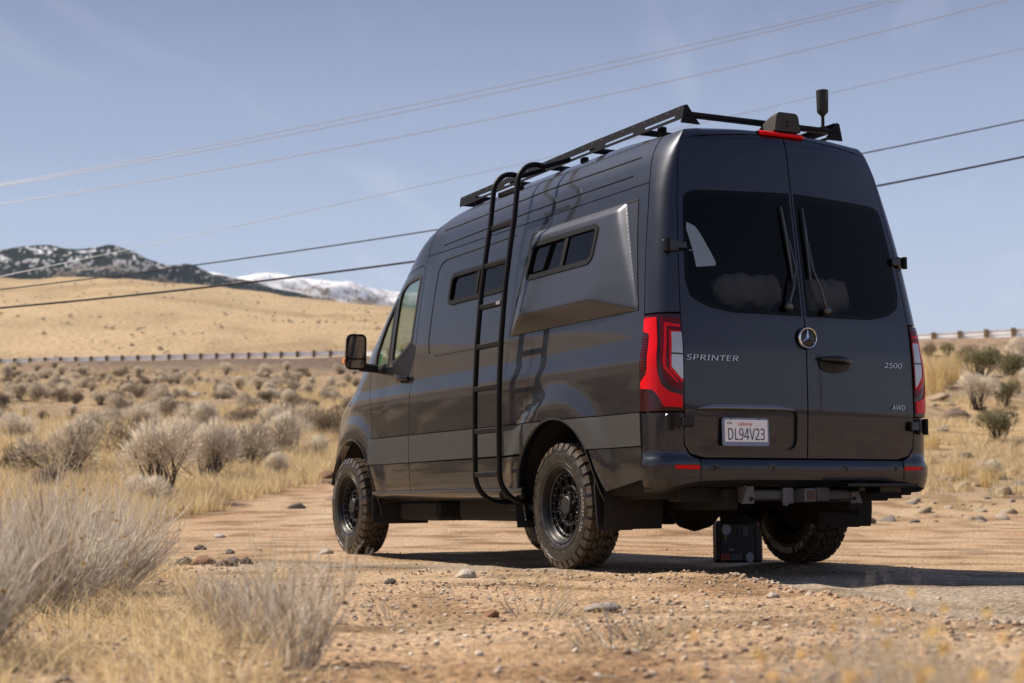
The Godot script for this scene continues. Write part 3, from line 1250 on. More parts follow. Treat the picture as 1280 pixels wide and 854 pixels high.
		front.append_array([Vector2(-5.90, 0.66), Vector2(-5.47, 0.60), Vector2(-4.46, 0.72), Vector2(-4.46, 0.93)])
		var fp := cut(poly(front), [biggest(Geometry2D.offset_polygon(dp, 0.006)), af])
		part("front_wing_and_pillar", panel(fp, [], mapped(s), 0.05, 0.02).mesh(), M.paint, van)
		for g in [[wf, "door_window"], [wq, "quarter_window"]]:
			var pane := panel(g[0], [], mapped(s, -0.012), 0.08, 0.0)
			part(g[1], pane.mesh(), M.clear_glass, van)
			var ring := biggest(Geometry2D.offset_polygon(g[0], 0.012))
			var rim := panel(ring, [biggest(Geometry2D.offset_polygon(g[0], -0.018))], mapped(s, 0.003), 0.05, 0.016)
			part("window_seal", rim.mesh(), M.seal, van)
		# door handle
		var h := Bag.new()
		var hp := []
		var hr := []
		for k in 9:
			var t := k / 8.0
			hp.append(S(s, lerpf(-3.93, -3.70, t), 1.372 + 0.006 * sin(t * PI), 0.018 + 0.028 * sin(t * PI)))
			hr.append(0.017 + 0.006 * sin(t * PI))
		h.tube(hp, hr, 8)
		part("door_handle", h.mesh(), M.gloss, van)
		# dark shell behind the joints
		var shell := seam_line(0.45, 2.63, 0.0)
		shell.append_array(top_line(-0.6, -5.2, 0.075))
		shell.append_array([Vector2(-5.2, 0.55), Vector2(-4.4, 0.45)])
		var sh := cut(poly(shell), [arch(-1.263, 0.60), arch(-4.928, 0.60)])
		var open := [biggest(Geometry2D.offset_polygon(wf, 0.02)), biggest(Geometry2D.offset_polygon(wq, 0.02))]
		if not left:
			open.append(galley)
		part("inner_lining", panel(sh, open, mapped(s, -0.03), 0.12, 0.0).mesh(), M.void, van)
		if not left:
			part("galley_window", panel(galley, [], mapped(s, -0.01), 0.1, 0.0).mesh(), M.clear_glass, van)
		# wheel housings
		for wz in [-1.263, -4.928]:
			var wl := Bag.new()
			wl.lathe([Vector2(0.10, -0.42), Vector2(0.575, -0.42), Vector2(0.585, 0.0)], 40, Transform3D(Basis(Vector3(0, 0, 1), Vector3(s, 0, 0), Vector3(0, 1, 0)), Vector3(s * (half_width(wz, 0.9) - 0.035), 0.395, wz)), -0.25, PI + (0.25 if wz > -3.0 else -0.30))
			part("wheel_housing", wl.mesh(), M.under, van)
			var lip := Bag.new()
			var lrows := []
			for k in 49:
				var a := lerpf(-0.28, PI + (0.32 if wz > -3.0 else -0.14), k / 48.0)
				var row := PackedVector3Array()
				for o in [[0.552, 0.010], [0.545, 0.013], [0.538, 0.008], [0.536, -0.01], [0.540, -0.05]]:
					var c: Vector2 = Vector2(wz, 0.395) + Vector2.from_angle(a) * o[0]
					row.append(S(s, c.x, maxf(c.y, 0.30), o[1]))
				lrows.append(row)
			lip.sheet(lrows)
			part("wheel_arch_lip", lip.mesh(), M.paint, van)
	# mirrors
	for s in [-1.0, 1.0]:
		var m := holder("door_mirror", van, Transform3D(Basis.from_euler(Vector3(0.07, s * 0.10, 0)), Vector3(s * 1.145, 1.632, -4.45)))
		var hb := Bag.new()
		var mrows := []
		for k in 9:
			var t := k / 8.0
			var zz := lerpf(0.03, -0.13, t)
			var sc := 1.0 - 0.75 * t * t
			var out := rounded(poly([Vector2(-0.088, -0.145), Vector2(0.088, -0.145), Vector2(0.085, 0.145), Vector2(-0.080, 0.145)]), 0.045, 4)
			var row := PackedVector3Array()
			for q in out:
				row.append(Vector3(q.x * sc, q.y * sc, zz))
			mrows.append(row)
		hb.sheet(mrows, true)
		var cap := []
		for q in mrows[8]:
			cap.append(q)
		hb.flat(cap, Vector3(0, 0, -1))
		var arm := [Vector3(-s * 0.20, -0.13, -0.05), Vector3(-s * 0.05, -0.12, -0.04)]
		hb.tube(arm, [0.035], 8)
		part("housing", hb.mesh(), M.black, m)
		var gb := Bag.new()
		gb.prism(rounded(poly([Vector2(-0.072, -0.05), Vector2(0.072, -0.05), Vector2(0.068, 0.128), Vector2(-0.065, 0.128)]), 0.03), 0.004, Transform3D(Basis(), Vector3(0, 0, 0.026)))
		part("mirror_glass", gb.mesh(), M.mirror, m)
		var g2 := Bag.new()
		g2.prism(rounded(poly([Vector2(-0.074, -0.128), Vector2(0.072, -0.128), Vector2(0.072, -0.062), Vector2(-0.074, -0.062)]), 0.02), 0.004, Transform3D(Basis(), Vector3(0, 0, 0.026)))
		part("wide_angle_glass", g2.mesh(), M.mirror, m)
		var fr := Bag.new()
		fr.prism(rounded(poly([Vector2(-0.086, -0.143), Vector2(0.086, -0.143), Vector2(0.083, 0.143), Vector2(-0.078, 0.143)]), 0.043, 4), 0.006, Transform3D(Basis(), Vector3(0, 0, 0.019)))
		part("face", fr.mesh(), M.gloss, m)
		var am := Bag.new()
		am.box(Vector3(s * 0.075, -0.075, -0.02), Vector3(0.035, 0.05, 0.07), 0.008)
		part("indicator", am.mesh(), M.amber, m)

func sliding_window(van: Node3D, rect: Array, split: float, at: Callable) -> void:
	var w := holder("sliding_window", van)
	var lo: Vector2 = rect[0].min(rect[2])
	var hi: Vector2 = rect[0].max(rect[2])
	var box := poly([lo, Vector2(hi.x, lo.y), hi, Vector2(lo.x, hi.y)])
	var outer := rounded(box, 0.055)
	var g := 0.022
	var inner := rounded(biggest(Geometry2D.offset_polygon(box, -g)), 0.035)
	part("frame", panel(biggest(Geometry2D.offset_polygon(outer, 0.012)), [inner], func(z: float, y: float) -> Vector3: return at.call(z, y, 0.010), 0.05, 0.02).mesh(), M.powder, w)
	var mid := lerpf(lo.x, hi.x, split)
	var bar := poly([Vector2(mid - 0.022, lo.y + g - 0.004), Vector2(mid + 0.022, lo.y + g - 0.004), Vector2(mid + 0.022, hi.y - g + 0.004), Vector2(mid - 0.022, hi.y - g + 0.004)])
	part("divider", panel(bar, [], func(z: float, y: float) -> Vector3: return at.call(z, y, 0.006), 0.1, 0.014).mesh(), M.powder, w)
	for k in 2:
		var a := lo.x + g - 0.01 if k == 0 else mid
		var b := mid if k == 0 else hi.x - g + 0.01
		var q := poly([Vector2(a, lo.y + g - 0.01), Vector2(b, lo.y + g - 0.01), Vector2(b, hi.y - g + 0.01), Vector2(a, hi.y - g + 0.01)])
		part("pane", panel(q, [], func(z: float, y: float) -> Vector3: return at.call(z, y, -0.010 + 0.006 * k), 0.12, 0.0).mesh(), M.camper_glass, w)

func van_rear(van: Node3D) -> void:
	for s in [-1.0, 1.0]:
		var hand := "left" if s < 0.0 else "right"
		# door outline in rear-wrap coordinates
		var p := [Vector2(0.004, 0.668), Vector2(0.70, 0.668), Vector2(0.79, 0.69), Vector2(0.826, 0.74), Vector2(0.831, 0.80), Vector2(0.831, 2.50)]
		for k in 7:
			var a := k / 6.0 * PI / 2.0
			p.append(Vector2(0.775 + 0.056 * cos(a), 2.51 + 0.085 * sin(a)))
		for k in 8:
			var x := lerpf(0.74, 0.004, k / 7.0)
			p.append(Vector2(x, 2.638 - 0.045 * pow(x / 0.76, 2.0)))
		var w := rounded(poly([Vector2(0.018, 1.512), Vector2(0.50, 1.515), Vector2(0.66, 1.545), Vector2(0.765, 1.60), Vector2(0.797, 1.70), Vector2(0.797, 2.232), Vector2(0.72, 2.256), Vector2(0.018, 2.275)]), [0.005, 0.3, 0.2, 0.06, 0.2, 0.05, 0.1, 0.005])
		var holes := [w]
		var recess := rounded(poly([Vector2(0.075, 0.715), Vector2(0.77, 0.715), Vector2(0.77, 0.945), Vector2(0.70, 0.972), Vector2(0.16, 0.972), Vector2(0.075, 0.945)]), [0.06, 0.06, 0.04, 0.08, 0.08, 0.04])
		if s < 0.0:
			holes.append(flip(recess, s))
		holes[0] = flip(w, s)
		var d := holder("rear_door", van)
		part("door_skin", panel(flip(poly(p), s), holes, rear_mapped(0.0), 0.05, 0.02).mesh(), M.paint, d)
		part("window", panel(biggest(Geometry2D.offset_polygon(flip(w, s), -0.003)), [], rear_mapped(0.001), 0.06, 0.004).mesh(), M.dark_glass, d)
		if s < 0.0:
			plate_recess(van, d, flip(recess, s))
		# black print round the glass, from behind
		var inner := biggest(Geometry2D.offset_polygon(flip(w, s), -0.025))
		part("window_border", panel(biggest(Geometry2D.offset_polygon(flip(w, s), 0.02)), [inner], rear_mapped(-0.006), 0.06, 0.0).mesh(), M.seal, d)
		# wiper
		wiper(d, s)
		# hinges
		for hy in [[1.905, 0.06], [0.870, 0.08]]:
			hinge(d, s, hy[0], hy[1])
		# pillar beside the door, and the corner of the bumper below the lamp
		var c := poly([Vector2(0.839, 1.507), Vector2(1.664, 1.507), Vector2(1.664, 2.645), Vector2(0.839, 2.645)])
		part("pillar_backing", panel(flip(poly([Vector2(0.80, 0.60), Vector2(1.70, 0.60), Vector2(1.70, 2.64), Vector2(0.80, 2.64)]), s), [], rear_mapped(-0.028), 0.12, 0.0).mesh(), M.void, van)
		part("rear_pillar", panel(flip(c, s), [], rear_mapped(0.0), 0.06, 0.015).mesh(), M.paint, van)
		var bc := [Vector2(0.735, 0.655), Vector2(0.795, 0.678), Vector2(0.835, 0.735), Vector2(0.839, 0.80), Vector2(0.839, 0.922), Vector2(1.662, 0.922), Vector2(1.662, 0.50), Vector2(1.25, 0.485), Vector2(0.90, 0.505), Vector2(0.735, 0.532)]
		var refl := rounded(poly([Vector2(0.738, 0.598), Vector2(0.97, 0.602), Vector2(0.99, 0.612), Vector2(0.97, 0.624), Vector2(0.738, 0.624)]), 0.004)
		var bm := func(x: float, y: float) -> Vector3: return Q(x, y, bump(y))
		part("bumper_corner", panel(flip(poly(bc), s), [flip(refl, s)], bm, 0.045, 0.02).mesh(), M.paint, van)
		part("reflector", panel(flip(refl, s), [], func(x: float, y: float) -> Vector3: return Q(x, y, bump(y) - 0.003), 0.04, 0.0).mesh(), M.red, van)
		tail_lamp(van, s)
	# middle of the bumper
	var bb := poly([Vector2(-0.731, 0.656), Vector2(0.731, 0.656), Vector2(0.731, 0.533), Vector2(0.5, 0.540), Vector2(-0.5, 0.540), Vector2(-0.731, 0.533)])
	var dots := []
	for x in [-0.655, -0.265, 0.265, 0.655]:
		dots.append(circle(Vector2(x, 0.607), 0.016, 14))
	var bmap := func(x: float, y: float) -> Vector3: return Q(x, y, bump(y))
	part("bumper", panel(bb, dots, bmap, 0.07, 0.02).mesh(), M.paint, van)
	for q in dots:
		part("parking_sensor", panel(biggest(Geometry2D.offset_polygon(q, -0.002)), [], func(x: float, y: float) -> Vector3: return Q(x, y, bump(y) - 0.004), 0.05, 0.004).mesh(), M.paint, van)
	# underside of the bumper
	var rows := []
	for k in 41:
		var x := lerpf(-1.66, 1.66, k / 40.0)
		var y0 := lerpf(0.54, 0.49, smoothstep(0.6, 1.2, absf(x)))
		var a := Q(x, y0, bump(y0))
		rows.append(PackedVector3Array([a, a + Vector3(-signf(x) * 0.01, -0.02, -0.03), Vector3(a.x * 0.93, y0 - 0.03, minf(a.z - 0.12, -0.10))]))
	var ub := Bag.new()
	ub.sheet(rows)
	part("bumper_valance", ub.mesh(), M.black, van)
	# dark shell behind the joints, open at the windows
	var sh := poly([Vector2(-1.6, 0.50), Vector2(1.6, 0.50), Vector2(1.6, 2.64), Vector2(-1.6, 2.64)])
	var op := poly([Vector2(-0.79, 1.50), Vector2(0.79, 1.50), Vector2(0.79, 2.27), Vector2(-0.79, 2.27)])
	part("inner_rear_lining", panel(sh, [op], rear_mapped(-0.06), 0.12, 0.0).mesh(), M.void, van)
	# header above the doors
	var hd := []
	for k in 25:
		var x := lerpf(-0.835, 0.835, k / 24.0)
		hd.append(Vector2(x, 2.645 - (0.045 * pow(minf(absf(x), 0.76) / 0.76, 2.0)) - 0.095 * smoothstep(0.76, 0.835, absf(x))))
	for k in 25:
		var x := lerpf(0.835, -0.835, k / 24.0)
		hd.append(Vector2(x, lerpf(2.645, 2.665, smoothstep(0.835, 0.35, absf(x))) + 0.001))
	part("rear_header", panel(poly(hd), [], rear_mapped(0.0), 0.06, 0.0).mesh(), M.paint, van)
	var th := Bag.new()
	var trows := []
	for k in 17:
		var x := lerpf(-0.165, 0.165, k / 16.0)
		var e := 1.0 if k > 0 and k < 16 else 0.35
		trows.append(PackedVector3Array([Vector3(x, 2.672, -0.26), Vector3(x, 2.672, -0.225 + 0.02 * e), Vector3(x, 2.662, -0.215 + 0.028 * e), Vector3(x, 2.648, -0.205 + 0.022 * e), Vector3(x, 2.643, -0.21)]))
	th.sheet(trows)
	part("high_brake_light", th.mesh(), M.red, van)
	# badges
	var star := holder("star_badge", van, Transform3D(Basis(), Vector3(0, 1.381, 0.008)))
	var disc := Bag.new()
	var flatx := Transform3D(Basis(Vector3(1, 0, 0), Vector3(0, 0, 1), Vector3(0, -1, 0)), Vector3.ZERO)
	disc.lathe([Vector2(0.0, 0.006), Vector2(0.060, 0.006), Vector2(0.068, 0.0)], 32, flatx)
	part("disc", disc.mesh(), M.gloss, star)
	var ring := Bag.new()
	ring.lathe([Vector2(0.055, 0.006), Vector2(0.057, 0.013), Vector2(0.061, 0.014), Vector2(0.064, 0.010), Vector2(0.066, 0.004)], 40, flatx)
	part("ring", ring.mesh(), M.chrome, star)
	var st := Bag.new()
	for k in 3:
		var a := PI / 2.0 + TAU * k / 3.0
		var tip := Vector3(cos(a), sin(a), 0) * 0.058 + Vector3(0, 0, 0.008)
		var l := Vector3(cos(a + PI / 3.0), sin(a + PI / 3.0), 0) * 0.011 + Vector3(0, 0, 0.007)
		var r := Vector3(cos(a - PI / 3.0), sin(a - PI / 3.0), 0) * 0.011 + Vector3(0, 0, 0.007)
		var c := Vector3(0, 0, 0.018)
		st.flat([tip, l, c], Vector3(0, 0, 1))
		st.flat([tip, c, r], Vector3(0, 0, 1))
	part("star", st.mesh(), M.chrome, star)
	badge(van, "SPRINTER", -0.652, 1.243, 0.34, 0.031)
	badge(van, "2500", 0.672, 1.241, 0.145, 0.031)
	badge(van, "AWD", 0.705, 0.984, 0.108, 0.028)
	# door handle in its bowl
	var hb := holder("rear_handle", van, Transform3D(Basis.from_euler(Vector3(0, 0.04, 0)), Vector3(0.205, 1.243, 0.002)))
	var bowl := Bag.new()
	bowl.lathe([Vector2(0.0, 0.004), Vector2(0.045, 0.003), Vector2(0.052, 0.0)], 28, Transform3D(Basis(Vector3(2.3, 0, 0), Vector3(0, 0, 1), Vector3(0, -1.0, 0)), Vector3(0.0, -0.014, 0)))
	part("bowl", bowl.mesh(), M.seal, hb)
	var gp := []
	var gr := []
	for k in 13:
		var t := k / 12.0
		gp.append(Vector3(lerpf(-0.115, 0.115, t), 0.018 - 0.012 * t, 0.012 + 0.034 * sin(t * PI)))
		gr.append(0.013 + 0.012 * sin(t * PI))
	var grip := Bag.new()
	grip.tube(gp, gr, 10)
	part("grip", grip.mesh(), M.gloss, hb)

func flip(a: PackedVector2Array, s: float) -> PackedVector2Array:
	if s > 0.0:
		return a
	var out := PackedVector2Array()
	for p in a:
		out.append(Vector2(-p.x, p.y))
	out.reverse()
	return out

func badge(van: Node3D, text: String, x: float, y: float, width: float, height_: float) -> void:
	var t := letters(text, height_, 0.006, "Droid Sans", false)
	var box := t.get_aabb()
	var sx := width / box.size.x
	var sy := height_ / box.size.y
	var p := R(x, y, 0.004)
	var slope := atan(2.0 * 0.045 * x / 0.7056)
	var b := Basis.from_euler(Vector3(0, slope, 0)) * Basis(Vector3(sx, 0, 0), Vector3(0.22 * sy, sy, 0), Vector3(0, 0, 1))
	var mid := b * (box.position + box.size / 2.0)
	part("lettering", t, M.badge, van, Transform3D(b, p - mid))

func wiper(d: Node3D, s: float) -> void:
	var w := holder("wiper", d)
	var base := R(-0.125, 1.565, 0.03) if s < 0.0 else R(0.155, 1.555, 0.03)
	var knee := R(-0.052, 1.80, 0.04) if s < 0.0 else R(0.075, 1.80, 0.04)
	var tip := R(-0.098, 2.185, 0.02) if s < 0.0 else R(0.060, 2.185, 0.02)
	var low := R(-0.062, 1.72, 0.014) if s < 0.0 else R(0.066, 1.73, 0.014)
	var hb := Bag.new()
	hb.box(base, Vector3(0.05, 0.045, 0.045), 0.012, Basis.from_euler(Vector3(0, 0, s * 0.3)))
	part("pivot", hb.mesh(), M.wiper, w)
	var ab := Bag.new()
	ab.tube([base, base.lerp(knee, 0.5) + Vector3(0, 0, 0.012), knee, knee.lerp(tip, 0.45)], [0.013, 0.011, 0.009, 0.006], 6, true, 0.6)
	part("arm", ab.mesh(), M.wiper, w)
	var bb := Bag.new()
	bb.tube([low, low.lerp(tip, 0.35) + Vector3(0, 0, 0.006), low.lerp(tip, 0.7) + Vector3(0, 0, 0.006), tip], [0.006, 0.010, 0.009, 0.005], 6)
	part("blade", bb.mesh(), M.wiper, w)

func hinge(d: Node3D, s: float, y: float, h: float) -> void:
	var g := holder("hinge", d)
	var p := K(s, 0.16, y)
	var turn := Basis.from_euler(Vector3(0, s * 0.42, 0))
	var a := Bag.new()
	a.box(p + turn * Vector3(s * 0.012, 0, 0.010), Vector3(0.095, h * 1.15, 0.028), 0.008, turn)
	part("body_leaf", a.mesh(), M.gloss, g)
	var b := Bag.new()
	b.tube([p + turn * Vector3(s * 0.030, -h * 0.62, 0.030), p + turn * Vector3(s * 0.030, h * 0.62, 0.030)], [0.016], 10)
	part("pin", b.mesh(), M.powder, g)
	var c := Bag.new()
	var q := R(s * (look(ET, 0.0, 0.005, y) - 0.012), y, 0.016)
	c.box(q, Vector3(0.075, h * 0.75, 0.030), 0.008, Basis.from_euler(Vector3(0, s * 0.12, 0)))
	part("door_leaf", c.mesh(), M.gloss, g)

func tail_lamp(van: Node3D, s: float) -> void:
	var l := holder("tail_lamp", van)
	# p runs 0 at the side seam to 1 at the door, q 0 at the top to 1 at the bottom
	var sh := func(a: Array) -> PackedVector2Array:
		var o := PackedVector2Array()
		for v in a:
			o.append(Vector2(s * (0.845 + (1.0 - v.x) * 0.81), 1.495 - v.y * 0.563))
		if Geometry2D.is_polygon_clockwise(o):
			o.reverse()
		return o
	var put := func(called: String, a: Array, off: float, m: Material, r := 0.0) -> void:
		var pl: PackedVector2Array = sh.call(a)
		if r > 0.0:
			pl = rounded(pl, r, 3)
		part(called, panel(pl, [], rear_mapped(off), 0.05, 0.006).mesh(), m, l)
	put.call("housing", [Vector2(0, 0), Vector2(1, 0), Vector2(1, 1), Vector2(0, 1)], 0.006, M.maroon, 0.01)
	put.call("dark_band", [Vector2(0.50, 0.035), Vector2(0.985, 0.045), Vector2(0.985, 0.80), Vector2(0.80, 0.76), Vector2(0.60, 0.66), Vector2(0.52, 0.50)], 0.009, M.dark_red, 0.015)
	put.call("red_lens", [Vector2(0.02, 0.03), Vector2(0.38, 0.03), Vector2(0.40, 0.04), Vector2(0.47, 0.60), Vector2(0.56, 0.735), Vector2(0.72, 0.80), Vector2(0.97, 0.84), Vector2(0.97, 0.965), Vector2(0.60, 0.955), Vector2(0.50, 0.86), Vector2(0.36, 0.78), Vector2(0.04, 0.765), Vector2(0.03, 0.70), Vector2(0.19, 0.62), Vector2(0.22, 0.55), Vector2(0.20, 0.20), Vector2(0.02, 0.17)], 0.012, M.red, 0.006)
	put.call("red_stripe", [Vector2(0.60, 0.085), Vector2(0.97, 0.115), Vector2(0.97, 0.14), Vector2(0.70, 0.125), Vector2(0.66, 0.14), Vector2(0.66, 0.54), Vector2(0.90, 0.70), Vector2(0.90, 0.725), Vector2(0.62, 0.57), Vector2(0.59, 0.50)], 0.012, M.red, 0.004)
	put.call("inner_lens", [Vector2(0.71, 0.17), Vector2(0.985, 0.18), Vector2(0.985, 0.72), Vector2(0.74, 0.58)], 0.012, M.red, 0.012)
	put.call("clear_lens", [Vector2(0.765, 0.19), Vector2(0.985, 0.19), Vector2(0.985, 0.69), Vector2(0.775, 0.55)], 0.016, M.clear_lens, 0.012)
	put.call("lens_bar", [Vector2(0.765, 0.405), Vector2(0.985, 0.41), Vector2(0.985, 0.425), Vector2(0.765, 0.42)], 0.019, M.maroon)
	# reflector ribs
	for k in 12:
		var q := 0.235 + k * 0.029
		put.call("rib", [Vector2(0.025, q), Vector2(0.17, q), Vector2(0.17, q + 0.012), Vector2(0.025, q + 0.012)], 0.011, M.dark_red)

func plate_recess(van: Node3D, door: Node3D, outline: PackedVector2Array) -> void:
	var inner := biggest(Geometry2D.offset_polygon(outline, -0.012))
	part("plate_recess", panel(biggest(Geometry2D.offset_polygon(outline, 0.006)), [], rear_mapped(-0.019), 0.06, 0.0).mesh(), M.paint, door)
	# grab lip over the recess
	var rows := []
	for k in 25:
		var t := k / 24.0
		var x := lerpf(-0.765, -0.085, t)
		var e := 1.0 - pow(absf(2.0 * t - 1.0), 5.0)
		var y := lerpf(0.945, 0.978, e)
		rows.append(PackedVector3Array([R(x, y + 0.004 * e, 0.001), R(x, y, 0.012 * e + 0.001), R(x, y - 0.022 * e, 0.030 * e + 0.002), R(x, y - 0.030 * e, 0.028 * e + 0.001), R(x, y - 0.030 * e, -0.02)]))
	var b := Bag.new()
	b.sheet(rows)
	part("grab_lip", b.mesh(), plain(0.30, 0.29, 0.28, 0.38, 0.7), door)
	var p := holder("licence_plate", door, Transform3D(Basis.from_euler(Vector3(-0.02, -0.03, 0)), R(-0.4356, 0.8169, 0.0)))
	var fr := Bag.new()
	var o := rounded(poly([Vector2(-0.160, -0.083), Vector2(0.160, -0.083), Vector2(0.160, 0.083), Vector2(-0.160, 0.083)]), 0.014, 4)
	fr.prism(o, 0.010, Transform3D(Basis(), Vector3(0, 0, -0.004)), 0.003)
	part("frame", fr.mesh(), M.plate_frame, p)
	var pl := Bag.new()
	pl.prism(rounded(poly([Vector2(-0.146, -0.058), Vector2(0.146, -0.058), Vector2(0.146, 0.070), Vector2(-0.146, 0.070)]), 0.006, 3), 0.003, Transform3D(Basis(), Vector3(0, 0, 0.006)))
	part("plate", pl.mesh(), M.plate_white, p)
	for x in [-0.10, 0.09]:
		var bo := Bag.new()
		bo.lathe([Vector2(0.0, 0.006), Vector2(0.004, 0.005), Vector2(0.006, 0.0)], 10, Transform3D(Basis(Vector3(1, 0, 0), Vector3(0, 0, 1), Vector3(0, -1, 0)), Vector3(x, 0.074, 0.006)))
		part("screw", bo.mesh(), M.steel, p)
	plate_text(p, "DL94V23", 0.0, -0.014, 0.250, 0.070, M.plate_blue)
	plate_text(p, "California", -0.01, 0.046, 0.095, 0.020, M.plate_red)
	plate_text(p, "FEB", -0.115, 0.050, 0.03, 0.013, M.plate_blue)

func plate_text(p: Node3D, text: String, x: float, y: float, w: float, h: float, m: Material) -> void:
	var t := letters(text, 0.05, 0.001, "Droid Sans", false)
	var box := t.get_aabb()
	var b := Basis.from_scale(Vector3(w / box.size.x, h / box.size.y, 1.0))
	part("plate_lettering", t, m, p, Transform3D(b, Vector3(x, y, 0.010) - b * (box.position + box.size / 2.0)))

func van_roof(van: Node3D) -> void:
	# the edge of the roof, all the way round from the windscreen's top on the left to the same on the right
	var loop := []
	var zf := -3.90
	for k in 40:
		var z := lerpf(zf, -0.53, k / 39.0)
		loop.append(S(-1.0, z, look(TT, -6.2, 0.02, z) - 0.055))
	for k in range(1, 9):
		loop.append(Q(-lerpf(1.67, 0.835, k / 8.0), 2.645))
	for k in range(1, 24):
		loop.append(Q(lerpf(-0.835, 0.835, k / 24.0), lerpf(2.645, 2.665, smoothstep(0.835, 0.35, absf(lerpf(-0.835, 0.835, k / 24.0))))))
	for k in 8:
		loop.append(Q(lerpf(0.835, 1.67, k / 8.0), 2.645))
	for k in 40:
		var z := lerpf(-0.53, zf, k / 39.0)
		loop.append(S(1.0, z, look(TT, -6.2, 0.02, z) - 0.055))
	var rows := []
	for i in 13:
		var l := i / 12.0
		var row := PackedVector3Array()
		for p in loop:
			var zc: float = clampf(p.z, zf, -0.62)
			var yc := look(TT, -6.2, 0.02, zc) + 0.012
			var c := Vector3(0, yc, zc)
			var q: Vector3 = p.lerp(c, l)
			q.y = lerpf(p.y, yc, 1.0 - pow(1.0 - l, 2.6))
			row.append(q)
		rows.append(row)
	var b := Bag.new()
	b.sheet(rows)
	part("roof", b.mesh(), M.paint, van)

func van_flares(van: Node3D) -> void:
	for s in [-1.0, 1.0]:
		var fl := holder("bed_flare", van)
		var e := Vector3(0.905, 2.190, -0.662)
		var f := Vector3(1.045, 1.643, -0.505)
		var g := Vector3(1.045, 1.643, -1.86)
		var h := Vector3(0.905, 2.190, -1.76)
		var a := S(1.0, -0.487, 2.232, 0.002)
		var bb := S(1.0, -0.326, 1.538, 0.002)
		var c := S(1.0, -2.01, 1.538, 0.002)
		var d := S(1.0, -1.86, 2.232, 0.002)
		var m := func(v: Vector3) -> Vector3: return Vector3(v.x * s, v.y, v.z)
		var face := func(z: float, y: float, o: float) -> Vector3: return Vector3(s * (lerpf(1.045, 0.905, (y - 1.643) / 0.547) + o), y, z)
		var win := [Vector2(-1.745, 1.895), Vector2(-0.855, 1.895), Vector2(-0.855, 2.135), Vector2(-1.745, 2.135)]
		# the shell as a height over the van's side: the lowest of its planes, their meeting edges softened
		var oe := e.x - half_width(e.z, e.y)
		var of := f.x - half_width(f.z, f.y)
		var planes := [plane_of(a, 0.0, bb, 0.0, e, oe), plane_of(e, oe, bb, 0.0, f, of), plane_of(a, 0.0, d, 0.0, h, oe), plane_of(bb, 0.0, c, 0.0, g, of), plane_of(c, 0.0, d, 0.0, h, oe), plane_of(h, oe, c, 0.0, g, of)]
		var soft := 0.0058
		var shell := func(z: float, y: float) -> Vector3:
			var w := half_width(z, y)
			var sum := exp(-(lerpf(1.045, 0.905, (y - 1.643) / 0.547) - w) / soft)
			for q in planes:
				sum += exp(-(q.x * z + q.y * y + q.z) / soft)
			return Vector3(s * (w + maxf(-soft * log(sum) + 0.004, 0.0015)), y, z)
		var foot := poly([Vector2(a.z, a.y), Vector2(bb.z, bb.y), Vector2(c.z, c.y), Vector2(d.z, d.y)])
		part("shell", panel(foot, [rounded(poly(win), 0.05)], shell, 0.012, 0.0).mesh(), M.flare, fl)
		var gk := Bag.new()
		var line := []
		for pr in [[a, bb], [bb, c], [c, d], [d, a]]:
			for k in 8:
				var q: Vector3 = pr[0].lerp(pr[1], k / 8.0)
				line.append(m.call(S(1.0, q.z, q.y, 0.001)))
		line.append(line[0])
		gk.tube(line, [0.0045], 5, false)
		part("gasket", gk.mesh(), M.seal, fl)
		if s < 0.0:
			sliding_window(van, win, 0.55, face)
		else:
			sliding_window(van, win, 0.55, face)

func plane_of(p: Vector3, hp: float, q: Vector3, hq: float, r: Vector3, hr: float) -> Vector3:
	# height = x * z + y * y + z over the side view, through three points
	var u := Vector3(q.z - p.z, q.y - p.y, hq - hp)
	var v := Vector3(r.z - p.z, r.y - p.y, hr - hp)
	var n := u.cross(v)
	return Vector3(-n.x / n.z, -n.y / n.z, hp + (n.x * p.z + n.y * p.y) / n.z)

